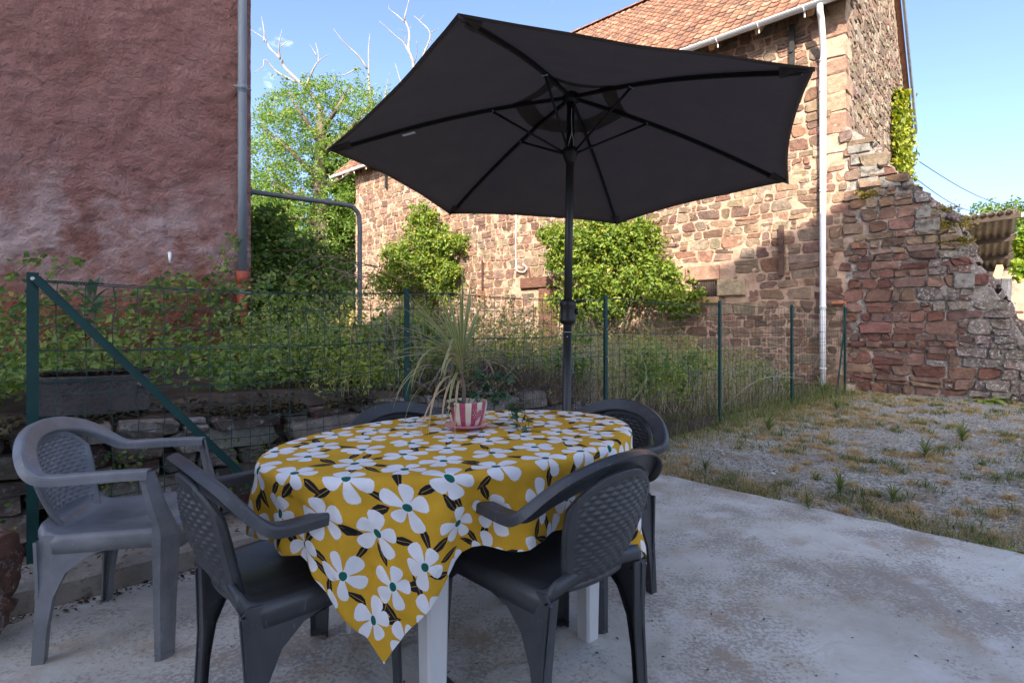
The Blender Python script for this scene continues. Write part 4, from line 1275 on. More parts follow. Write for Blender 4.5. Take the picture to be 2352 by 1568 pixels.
for t in np.arange(0.08, 10.35, 0.102):
    P = [fence(t+1.0*wob(t*3+f_*2, f_*3), 0.012+wob(t, f_), zline(t, f_)) for f_ in np.linspace(0, 1, 14)]
    addw(P, 0.0024)
tag(obj('wire_mesh', np.vstack(Vw), Fw, M['wire'], fn), kind='stuff')
for f in (1.0, 0.74, 0.62):
    P = [fence(t, -0.006+0.5*wob(t, f), zline(t, f)+0.006) for t in np.arange(0.02, 10.4, 0.15)]
    mb = MB(); mb.tube(P, 0.0022, 4); mb.obj('tension_wire', M['wire'], fn)
for z in (1.335, 0.885, 0.64):
    mb = MB(); P = [fence(0.03+0.22*q, -0.006+0.006*math.cos(q*120), z+0.006*math.sin(q*120)) for q in np.linspace(0, 1, 90)]; mb.tube(P, 0.002, 3); mb.obj('wire_wrap', M['fence_green'], fn)
# dark plank along the fence foot
pl = MB(); pl.box(fence(5.15, -0.05, 0.05), (1.5, 0.03, 0.13), (E1, E2, ZUP))
o = pl.obj('plank', M['dark_wood']); tag(o, 'dark weathered plank lying along the foot of the mesh fence', 'plank')

# ------------------------------------------------------------------ umbrella
TIP = np.array([(-0.191, 1.905, 2.231), (1.170, 2.082, 2.124), (1.721, 3.356, 2.020), (0.870, 4.453, 1.960), (-0.499, 4.275, 2.007), (-1.029, 3.001, 2.106)])
HUB = np.array([0.350, 3.206, 2.50]); PB = np.array([0.296, 3.035, 0.0]); PT = HUB+(HUB-PB)*0.035
um = thing('patio_umbrella', 'large dark grey six sided patio umbrella open over the table', 'umbrella', tuple(PB))
def canopy_pt(i, s, q):
    a, b_ = TIP[i], TIP[(i+1) % 6]
    e = a*(1-q)+b_*q
    bow = 4*q*(1-q)
    e2 = HUB+(e-HUB)*(1-0.032*bow*s**2)
    p = HUB+(e2-HUB)*s
    p[2] += 0.007*noise.noise((p[0]*3.1, p[1]*3.1, 2.0))*min(1, 4*q*(1-q)*2)+0.004*math.sin(22*q+5*s)*math.exp(-((s-0.45)/0.25)**2)*4*q*(1-q)
    p[2] += 0.035*math.sin(math.pi*min(s, 1))-0.035*bow*math.sin(math.pi*s)*0.8+0.012
    return p
n1, n2 = 14, 14
for i in range(6):
    V = np.array([canopy_pt(i, s, q) for s in np.linspace(0.17, 1, n1) for q in np.linspace(0, 1, n2)])
    F = [tuple(f) for f in grid_faces(n1, n2)]
    e = len(V)                                        # turned-down hem
    hem = np.array([canopy_pt(i, 0.985, q)-np.array([0, 0, 0.010]) for q in np.linspace(0, 1, n2)])
    V = np.vstack([V, hem]); F += [((n1-1)*n2+j, e+j, e+j+1, (n1-1)*n2+j+1) for j in range(n2-1)]
    obj('canopy_panel', V, F, M['umbrella_cloth'], um, True)
V = [HUB+np.array([0, 0, 0.075])]
for s in (0.08, 0.16, 0.25):
    for i in range(6):
        for q in (0, 0.33, 0.66):
            p = canopy_pt(i, s, q)+np.array([0, 0, 0.055-0.06*(s/0.25)]); V.append(p)
F = [(0, 1+j, 1+(j+1) % 18) for j in range(18)]+[(1+k*18+j, 1+k*18+18+j, 1+k*18+18+(j+1) % 18, 1+k*18+(j+1) % 18) for k in range(2) for j in range(18)]
obj('canopy_vent', V, F, M['umbrella_cloth'], um, True)
RUN = PB+(HUB-PB)*(2.155/2.5)
for i in range(6):
    P = np.array([canopy_pt(i, s, 0)-np.array([0, 0, 0.022]) for s in np.linspace(0.03, 0.965, 14)])
    mb = MB()
    d, s_, u_ = axes_from(P[-1]-P[0])
    V, F = [], []
    for p in P:
        for a, b_ in ((-0.0075, -0.008), (0.0075, -0.008), (0.0075, 0.012), (-0.0075, 0.012)): V.append(p+s_*a+u_*b_)
    F = [(k*4+j, k*4+(j+1) % 4, k*4+4+(j+1) % 4, k*4+4+j) for k in range(13) for j in range(4)]+[(3, 2, 1, 0), (52, 53, 54, 55)]
    rb = obj('rib', V, F, M['umbrella_frame'], um)
    # fabric pocket at the tip
    a = canopy_pt(i, 1.0, 0); b1 = canopy_pt(i, 0.93, 0.035); b2 = canopy_pt((i-1) % 6, 0.93, 0.965); c_ = canopy_pt(i, 0.90, 0)
    lo = np.array([0, 0, 0.034]); V = [a, b1, c_-lo*1.2, b2, a-lo*0.5]
    obj('tip_pocket', V, [(4, 1, 2), (4, 2, 3), (0, 1, 4), (0, 4, 3)], M['umbrella_cloth'], rb)
    j = canopy_pt(i, 0.335, 0)-np.array([0, 0, 0.03])
    e = (j-RUN)*np.array([1, 1, 0]); e /= np.linalg.norm(e)
    mb = MB(); mb.tube([RUN+e*0.036, j], 0.0075, 8); st = mb.obj('strut', M['umbrella_frame'], um, True)
    mb = MB(); mb.tube([j-s_*0.016, j+s_*0.016], 0.006, 6); mb.obj('rivet', M['bolt'], st)
ax = (HUB-PB)/np.linalg.norm(HUB-PB)
mb = MB()
for prof_, c in (([(0.024, -0.065), (0.030, -0.05), (0.043, -0.02), (0.047, 0.0), (0.047, 0.012), (0.036, 0.03), (0.026, 0.034)], RUN),):
    V, F = lathe(prof_, 20); mb.add(V+c, F)
mb.obj('runner', M['umbrella_frame'], um, True)
V, F = lathe([(0.022, -0.03), (0.045, -0.02), (0.048, 0.0), (0.045, 0.025), (0.02, 0.04), (0.001, 0.045)], 20); obj('hub', V+HUB-np.array([0, 0, 0.015]), F, M['umbrella_frame'], um, True)
mb = MB(); mb.tube([PB+(HUB-PB)*f for f in (0.452, 0.7, 1.0)], 0.0235, 18); mb.obj('pole', M['umbrella_pole'], um, True)
lp = MB(); lp.tube([PB+(HUB-PB)*f for f in (0.0, 0.2, 0.458)], 0.0255, 18); lpo = lp.obj('lower_pole', M['umbrella_pole'], um, True)
mb = MB(); q0 = PB+(HUB-PB)*0.440; mb.tube([q0-ax*0.002, q0+ax*0.002], 0.0262, 18); mb.tube([q0-np.array([0.004, 0.0235, 0.025]), q0-np.array([0.004, 0.028, 0.025])], 0.004, 8); mb.obj('pole_rivet', M['bolt'], lpo, True)
ch = PB+(HUB-PB)*(1.22/2.5)
V, F = lathe([(0.026, -0.075), (0.040, -0.068), (0.046, -0.055), (0.046, -0.045), (0.044, -0.04), (0.044, 0.03), (0.046, 0.035), (0.046, 0.05), (0.040, 0.064), (0.026, 0.07)], 20)
cr = obj('crank_housing', V+ch, F, M['umbrella_frame'], um, True)
mb = MB(); mb.tube([ch+np.array([0.04, 0, 0.0]), ch+np.array([0.058, 0, 0.0])], 0.018, 12); mb.box(ch+np.array([0.075, 0.0, 0.058]), (0.06, 0.02, 0.012)); mb.obj('crank_handle', M['umbrella_frame'], cr, True)
kn = PB+(HUB-PB)*(2.27/2.5)-np.array([-0.005, 0.029, 0])
mb = MB(); mb.tube(spline([kn+np.array([0, 0, 0.14]), kn+np.array([-0.002, 0, 0.07]), kn, kn+np.array([-0.014, 0.002, -0.05]), kn+np.array([-0.022, 0.005, -0.085])], 14), 0.0016, 4)
mb.tube(spline([kn, kn+np.array([0.010, 0.002, -0.045]), kn+np.array([0.012, 0.004, -0.10])], 10), 0.0016, 4); mb.obj('cord', M['cord'], um)
la = canopy_pt(5, 0.72, 0.0); lb_ = canopy_pt(5, 0.67, 0.0); dn_ = np.array([0.0, 0.0, -0.022])
ls = np.array([0.02, 0.03, -0.012])
obj('care_tag', [la+dn_+ls*0.7, lb_+dn_+ls*0.7, lb_+dn_+ls*1.1, la+dn_+ls*1.1], [(0, 1, 2, 3)], M['cord'], um)
V, F = lathe([(0.001, 0.0), (0.22, 0.0), (0.235, 0.02), (0.22, 0.06), (0.06, 0.075), (0.035, 0.09), (0.033, 0.32), (0.027, 0.325)], 28)
obj('base', V+PB*np.array([1, 1, 0]), F, M['umbrella_frame'], um, True)

# ------------------------------------------------------------------ table
TC = np.array([-0.16, 2.01, 0.0]); TA = 0.672
TU = np.array([math.cos(TA), math.sin(TA), 0]); TV_ = np.array([-math.sin(TA), math.cos(TA), 0])
tb = thing('dining_table', 'white plastic oval garden table hidden under the flowered cloth, only its legs showing', 'table', tuple(TC))
ang = np.linspace(0, 2*np.pi, 64, endpoint=False)
ra, rb_ = 0.716, 0.470
rings = [(0.97, 0.70), (1.0, 0.705), (1.0, 0.722), (0.985, 0.73)]
V = []
for k, z in rings: V += [TC+TU*ra*k*math.cos(a)+TV_*rb_*k*math.sin(a)+ZUP*z for a in ang]
F = [(q*64+j, q*64+(j+1) % 64, q*64+64+(j+1) % 64, q*64+64+j) for q in range(3) for j in range(64)]+[tuple(range(192, 256)), tuple(range(63, -1, -1))]
obj('tabletop', V, F, M['white_plastic'], tb)
for su in (-1, 1):
    for sv_ in (-1, 1):
        c = TC+TU*su*0.325+TV_*sv_*0.295
        V = []
        for z, h in ((0, 0.030), (0.35, 0.036), (0.70, 0.041)):
            for a, b_ in ((-1, -0.75), (-0.75, -1), (0.75, -1), (1, -0.75), (1, 0.75), (0.75, 1), (-0.75, 1), (-1, 0.75)): V.append(c+TU*a*h+TV_*b_*h+ZUP*z)
        F = [(q*8+j, q*8+(j+1) % 8, q*8+8+(j+1) % 8, q*8+8+j) for q in range(2) for j in range(8)]+[tuple(range(7, -1, -1))]
        obj('leg', V, F, M['white_plastic'], tb)

# ------------------------------------------------------------------ tablecloth with printed flowers
HU, HV, CROT = 0.93, 0.695, -0.04
EA, EB = 0.73, 0.482
CSH = (-0.01, 0.0)
def drape(u0, v0):
    u = u0*math.cos(CROT)-v0*math.sin(CROT)+CSH[0]; v = u0*math.sin(CROT)+v0*math.cos(CROT)+CSH[1]
    r_ = math.hypot(u, v)
    if r_ < 1e-6: return TC+ZUP*0.737
    th_ = math.atan2(v/EB, u/EA)
    cu, su = u/r_, v/r_
    re = 1/math.sqrt((cu/EA)**2+(su/EB)**2)
    R0 = 0.022
    s_ = r_-(re-R0)
    if s_ <= 0:
        p = TC+TU*u+TV_*v+ZUP*(0.737+0.0025*noise.noise((u*6, v*6, 0))+0.002*max(0, 1-abs((u+0.02) % 0.46-0.23)/0.012)+0.002*max(0, 1-abs((v+0.11) % 0.44-0.22)/0.012))
        return p
    arc = R0*math.pi/2
    nx, ny = cu/EA**2, su/EB**2; nl = math.hypot(nx, ny); nx /= nl; ny /= nl
    if s_ < arc:
        a = s_/R0
        out, dz = R0*math.sin(a), -R0*(1-math.cos(a))
    else:
        out, dz = R0, -R0-(s_-arc)
    hang = max(0.0, s_-arc)
    # corner cones flare, sides tuck in, ripples in between
    ca = math.atan2(abs(v0)/HV, abs(u0)/HU)           # pi/4 on the diagonal
    cor = math.exp(-((ca-math.pi/4)/0.20)**2)
    side = math.exp(-((ca-math.pi/4-0.36)/0.15)**2)+math.exp(-((ca-math.pi/4+0.36)/0.15)**2)
    dz += hang*(0.24*side+0.17*cor)
    fl = hang*(0.05+0.05*cor-0.12*side)+0.030*min(hang/0.22, 1)*math.sin(th_*11+1.6*math.sin(th_*3)+0.6)*(1-0.45*cor)+0.010*min(hang/0.15, 1)*math.sin(th_*27+2*math.sin(th_*5))+0.012*min(hang/0.1, 1)*noise.noise((u*9, v*9, 4))+0.005*min(hang/0.05, 1)*noise.noise((u*24, v*24, 8))
    fl = max(fl, -0.02-0.05*hang) if cor < 0.3 else fl
    dz *= 0.97
    tang = 0.02*hang*math.sin(th_*5+2)
    p = TC+TU*(cu*(re-R0)+nx*(out+fl)-ny*tang)+TV_*(su*(re-R0)+ny*(out+fl)+nx*tang)+ZUP*(0.737+dz)
    return p
rf_ = np.random.default_rng(44)
pts2, edges2, faces2, kinds2 = [], [], [], []
def add_poly(P, kind):
    k0 = len(pts2)
    pts2.extend(P); faces2.append(list(range(k0, k0+len(P)))); kinds2.append(kind)
add_poly([(-HU, -HV), (HU, -HV), (HU, HV), (-HU, HV)], 0)
sp_ = 0.159
row = 0
vy = -HV-0.03
fl_pts = []
while vy < HV+0.1:
    ux = -HU-0.03+(0.5*sp_ if row % 2 else 0)
    while ux < HU+0.1:
        fl_pts.append((ux+rf_.uniform(-0.014, 0.014), vy+rf_.uniform(-0.014, 0.014))); ux += sp_
    vy += sp_*0.90; row += 1
petals, cents, leaves_ = [], [], []
for (x, y) in fl_pts:
    a0 = rf_.uniform(0, 6.28)
    for k in range(5):
        a = a0+k*2*np.pi/5+rf_.uniform(-0.16, 0.16)
        L_ = 0.068*rf_.uniform(0.86, 1.16); wd = 0.0235*rf_.uniform(0.85, 1.15)
        sh = [(0.004, -0.22), (0.25, -0.42), (0.55, -0.86), (0.78, -1.0), (0.93, -0.82), (1.0, -0.35), (1.0, 0.3), (0.94, 0.8), (0.78, 1.0), (0.55, 0.88), (0.25, 0.45), (0.004, 0.22)]
        sk_ = rf_.uniform(-0.08, 0.08)
        P = [(x+math.cos(a)*l*L_-math.sin(a)*(w_*wd+sk_*l*L_), y+math.sin(a)*l*L_+math.cos(a)*(w_*wd+sk_*l*L_)) for l, w_ in sh]
        petals.append(P)
    e = rf_.uniform(0, 3.1)
    cents.append([(x+0.0125*math.cos(q)*math.cos(e)-0.0145*math.sin(q)*math.sin(e), y+0.0125*math.cos(q)*math.sin(e)+0.0145*math.sin(q)*math.cos(e)) for q in np.linspace(0, 2*np.pi, 10, endpoint=False)])
    for k in range(3):
        if rf_.random() < 0.66:
            a = a0+(k*1.7+0.5)*2*np.pi/5+rf_.uniform(-0.2, 0.2)
            st_ = 0.050*rf_.uniform(0.9, 1.15); L_ = 0.080*rf_.uniform(0.85, 1.15); wd = 0.0125*rf_.uniform(0.85, 1.2)
            bx, by = x+math.cos(a)*st_, y+math.sin(a)*st_
            a += rf_.uniform(-0.35, 0.35)
            P = [(bx+math.cos(a)*l*L_-math.sin(a)*w_*wd, by+math.sin(a)*l*L_+math.cos(a)*w_*wd) for l, w_ in ((0, 0), (0.2, -0.75), (0.42, -1), (0.7, -0.65), (1, 0), (0.7, 0.65), (0.42, 1), (0.2, 0.75))]
            leaves_.append(P)
            leaves_.append([(bx+math.cos(a)*l*L_-math.sin(a)*w_, by+math.sin(a)*l*L_+math.cos(a)*w_) for l, w_ in ((0.15, -0.0007), (0.8, -0.0004), (0.8, 0.0004), (0.15, 0.0007))])
def ok(P): return any(-HU < x < HU and -HV < y < HV for x, y in P)
for i, P in enumerate(leaves_):
    if ok(P): add_poly(P, 1 if i % 2 == 0 else 2)
for P in petals:
    if ok(P): add_poly(P, 3)
for P in cents:
    if ok(P): add_poly(P, 4)
for u in np.arange(-HU+0.008, HU, 0.0165):
    for v in np.arange(-HV+0.008, HV, 0.0165): pts2.append((u+rf_.uniform(-0.003, 0.003), v+rf_.uniform(-0.003, 0.003)))
cv, ce, cf, ov, oe, of = delaunay_2d_cdt([Vector(p) for p in pts2], [], faces2, 0, 1e-6)
prio = {0: 0, 1: 1, 2: 2, 3: 3, 4: 4}
mi = []
for f in of: mi.append(max([kinds2[q] for q in f], default=0))
remap = {0: 0, 1: 3, 2: 0, 3: 1, 4: 2}
keepf = [q for q, f in enumerate(cf) if abs(sum(cv[v].x for v in f)/3) < HU and abs(sum(cv[v].y for v in f)/3) < HV]
used = sorted({v for q in keepf for v in cf[q]}); rm_ = {v: k for k, v in enumerate(used)}
cf = [[rm_[v] for v in cf[q]] for q in keepf]; mi = [mi[q] for q in keepf]; cv = [cv[v] for v in used]
V3 = np.array([drape(p.x, p.y) for p in cv])
tcl = obj('tablecloth', V3-TC, cf, [M['cloth_yellow'], M['cloth_white'], M['cloth_green'], M['cloth_black']], None, True, [remap[q] for q in mi])
tcl.location = TC
tag(tcl, 'mustard yellow tablecloth printed with big white flowers draped over the table', 'tablecloth')

# ------------------------------------------------------------------ flower pot, saucer and plants on the table
POT = np.array([-0.176, 2.115, 0.739])
sc_o = thing('saucer', 'pink glazed saucer under the striped flower pot', 'saucer', tuple(POT))
M['pink'] = mat('pink_glaze', [(0.3, (0.50, 0.15, 0.20)), (0.7, (0.58, 0.22, 0.27))], 12, 0.25, spec=0.5)
M['pot_pink'] = mat('pot_pink_stripe', [(0.3, (0.33, 0.055, 0.11)), (0.7, (0.46, 0.11, 0.17))], 40, 0.4, 0.05, 60)
M['pot_cream'] = mat('pot_cream', [(0.3, (0.60, 0.52, 0.40)), (0.7, (0.72, 0.64, 0.54))], 30, 0.4, 0.05, 60)
V, F = lathe([(0.001, 0.002), (0.045, 0.0), (0.052, 0.004), (0.085, 0.016), (0.088, 0.019), (0.085, 0.021), (0.05, 0.010), (0.001, 0.009)], 40)
obj('dish', V+POT, F, M['pink'], sc_o, True)
pot = thing('flower_pot', 'pink and cream striped flower pot with a polka dot heart, on the table', 'flower pot', tuple(POT+ZUP*0.011))
nS = 64
prof_ = [(0.001, 0.013), (0.050, 0.013), (0.058, 0.018), (0.066, 0.035), (0.073, 0.060), (0.078, 0.085), (0.081, 0.106), (0.080, 0.109), (0.076, 0.108), (0.072, 0.085), (0.001, 0.085)]
V, F = lathe(prof_, nS); V = V+POT
mi = []
pat = hash01(np.arange(nS))
stripe = [(0 if (i // 3) % 2 else 1) for i in range(nS)]
for q in range(len(prof_)-1):
    for j in range(nS):
        mi.append(2 if q >= 9 else (stripe[j] if 2 <= q <= 7 else 1))
obj('pot', V, F, [M['pot_pink'], M['pot_cream'], M['soil']], pot, True, mi)
# heart on the pot, right of the middle as seen from the patio
ca_ = -math.pi/2+0.62
hv = []
def pot_pt(a, z, off=0.0):
    rr = np.interp(z, [p[1] for p in prof_[2:7]], [p[0] for p in prof_[2:7]])+off
    return POT+np.array([rr*math.cos(a), rr*math.sin(a), z])
for q in np.linspace(0, 2*np.pi, 28, endpoint=False):
    hx = 16*math.sin(q)**3/17; hy = (13*math.cos(q)-5*math.cos(2*q)-2*math.cos(3*q)-math.cos(4*q))/17
    hv.append(pot_pt(ca_+hx*0.024/0.075, 0.062+hy*0.026, 0.003))
hv = [pot_pt(ca_, 0.062, 0.0045)]+hv
ht = obj('heart', hv, [(0, 1+j, 1+(j+1) % 28) for j in range(28)], M['pot_pink'], pot)
dv, df = [], []
for i in range(5):
    for j in range(5):
        a_, z_ = (i-2+0.5*(j % 2))*0.009, (j-2)*0.009
        if abs(a_) > 0.019 or (j == 0 and abs(a_) > 0.006): continue
        k0 = len(dv)
        dv += [pot_pt(ca_+(a_+0.0019*math.cos(q))/0.075, 0.064+z_+0.0019*math.sin(q), 0.0056) for q in np.linspace(0, 6.283, 6, endpoint=False)]
        df.append(tuple(range(k0, k0+6)))
obj('dots', dv, df, M['pot_cream'], pot)
# spiky striped plant
M['drac'] = leaf_mat('dracaena_green', [(0, (0.12, 0.20, 0.05)), (1, (0.22, 0.29, 0.09))], 0.35)
M['drac_edge'] = leaf_mat('dracaena_cream', [(0, (0.46, 0.42, 0.22)), (1, (0.56, 0.45, 0.28))], 0.3)
M['drac_dry'] = leaf_mat('dracaena_tan', [(0, (0.30, 0.20, 0.12)), (1, (0.42, 0.29, 0.19))], 0.3)
HEAD = np.array([-0.196, 2.11, 1.005])
dr_ = thing('dracaena', 'spiky dracaena with cream edged arching leaves growing in the striped pot', 'plant', tuple(POT+ZUP*0.09))
mb = MB(); mb.tube(spline([POT+np.array([-0.015, 0, 0.085]), POT+np.array([-0.012, 0, 0.15]), POT+np.array([-0.022, 0, 0.21]), HEAD], 14), [0.008]*14, 8); mb.obj('stem', M['stem'], dr_, True)
def strap(start, d0_, L_, wd, droop, n=12):
    """arching strap leaf"""
    d = np.array(d0_, float); d /= np.linalg.norm(d)
    p = np.array(start, float); pts_ = [p.copy()]
    for k in range(n):
        d = d+np.array([0, 0, -droop/n*(0.4+1.2*k/n)]); d /= np.linalg.norm(d); p = p+d*L_/n; pts_.append(p.copy())
    pts_ = np.array(pts_)
    side = np.cross(d0_, ZUP)
    if np.linalg.norm(side) < 0.05: side = np.array([1.0, 0, 0])
    side /= np.linalg.norm(side)
    V, F, mi_ = [], [], []
    for k, p in enumerate(pts_):
        f = k/n; w_ = wd*(0.55+0.9*f if f < 0.4 else 0.91*(1-((f-0.4)/0.6)**1.8)+0.03)/2
        for e in (-1, -0.62, 0.62, 1): V.append(p+side*w_*e+ZUP*0.25*w_*abs(e))
    for k in range(n):
        for e in range(3): F.append((k*4+e, k*4+e+1, k*4+5+e, k*4+4+e)); mi_.append(0 if e == 1 else 1)
    return V, F, mi_
rd_ = np.random.default_rng(91)
spec_ = []
for az, el, L_, dr2 in ((95, 82, 0.30, 0.1), (250, 86, 0.24, 0.1), (200, 70, 0.26, 0.2), (60, 78, 0.27, 0.15), (165, 52, 0.26, 0.3), (0, 50, 0.28, 0.4), (20, 44, 0.26, 0.3), (185, 35, 0.30, 0.55), (175, 12, 0.28, 0.35), (190, 15, 0.30, 0.9),
                       (0, 22, 0.30, 1.2), (-20, 10, 0.24, 1.6), (215, 30, 0.26, 1.3), (160, 22, 0.30, 1.2)):
    spec_.append((az+rd_.uniform(-8, 8), el, L_, dr2, HEAD))
for k in range(20):
    spec_.append((rd_.uniform(0, 360), rd_.uniform(38, 86), rd_.uniform(0.18, 0.30), rd_.uniform(0.1, 0.7), HEAD+ZUP*rd_.uniform(-0.01, 0.02)))
for k in range(9):
    spec_.append((rd_.uniform(140, 215), rd_.uniform(12, 45), rd_.uniform(0.26, 0.36), rd_.uniform(0.5, 1.5), HEAD))
for k in range(26):
    f = rd_.random()
    spec_.append((rd_.uniform(0, 360) if k > 16 else rd_.uniform(150, 300), rd_.uniform(15, 60), rd_.uniform(0.20, 0.33), rd_.uniform(2.2, 4.2), HEAD-ZUP*rd_.uniform(0.0, 0.11)))
for az, el, L_, dr2, st_ in spec_:
    d = np.array([math.cos(R(az))*math.cos(R(el)), math.sin(R(az))*math.cos(R(el))*0.8, math.sin(R(el))])
    V, F, mi_ = strap(st_, d, L_*1.22, rd_.uniform(0.011, 0.016) if dr2 < 1 else rd_.uniform(0.009, 0.013), dr2)
    V = np.array(V); V[:, 2] = np.maximum(V[:, 2], 0.742+0.002*rd_.random())
    dryl = dr2 > 2.5 and rd_.random() < 0.35
    obj('leaf', V, F, [M['drac_dry'] if dryl else M['drac'], M['drac_edge']], dr_, True, mi_)
# ivy in the same pot, trailing over the cloth
iv = thing('ivy_plant', 'dark green ivy growing in the striped pot and trailing onto the tablecloth', 'ivy', tuple(POT+ZUP*0.09))
M['ivy'] = leaf_mat('ivy_leaves', [(0, (0.014, 0.045, 0.022)), (0.7, (0.03, 0.08, 0.035)), (1, (0.06, 0.12, 0.045))], 0.2, 0.35, 0.5)
star = [(0, -0.1), (0.22, -0.32), (0.5, -0.28), (0.30, 0.02), (0.46, 0.34), (0.16, 0.30), (0, 0.72), (-0.16, 0.30), (-0.46, 0.34), (-0.30, 0.02), (-0.5, -0.28), (-0.22, -0.32)]
Vi = [(0, 0, 0.05)]+[(x, y, -0.12*(x*x+y*y)+0.02*math.sin(9*x)) for x, y in star]
ivm = mesh('leaf', Vi, [(0, 1+j, 1+(j+1) % 12) for j in range(12)], M['ivy'], True)
ri = np.random.default_rng(8)
stems = [[(0.02, 0.02, 0.09), (0.06, 0.04, 0.16), (0.10, 0.05, 0.22)], [(0.03, 0.03, 0.09), (0.10, 0.04, 0.15), (0.17, 0.05, 0.19)], [(0.0, 0.04, 0.09), (0.03, 0.06, 0.17), (0.05, 0.05, 0.24)],
         [(0.05, 0.0, 0.09), (0.11, 0.0, 0.12), (0.16, -0.02, 0.10), (0.18, -0.04, 0.05)], [(0.06, 0.01, 0.09), (0.12, -0.01, 0.11), (0.18, -0.03, 0.08), (0.20, -0.05, 0.02), (0.225, -0.07, 0.006)],
         [(0.05, -0.01, 0.09), (0.12, -0.02, 0.115), (0.19, -0.03, 0.09), (0.235, -0.04, 0.05), (0.24, -0.06, 0.012)], [(-0.02, -0.02, 0.09), (-0.04, -0.05, 0.11), (-0.05, -0.06, 0.09)],
         [(0.05, 0.03, 0.09), (0.12, 0.05, 0.13), (0.19, 0.04, 0.14)], [(0.04, 0.04, 0.09), (0.08, 0.07, 0.15), (0.13, 0.08, 0.2)]]
for st_ in stems:
    P = spline(POT+np.array(st_), 16)
    mb = MB(); mb.tube(P, 0.0016, 5); mb.obj('stem', M['stem'], iv)
    for k in range(13):
        p = P[3+int(ri.integers(13))]+ri.normal(size=3)*0.012
        p[2] = max(p[2], 0.752)
        s_ = ri.uniform(0.022, 0.040)
        link('leaf', ivm, iv, p-BASE[iv.name], (ri.uniform(-0.3, 1.2), ri.uniform(-0.5, 0.5), ri.uniform(-1.2, 1.2)), (s_, s_, s_))

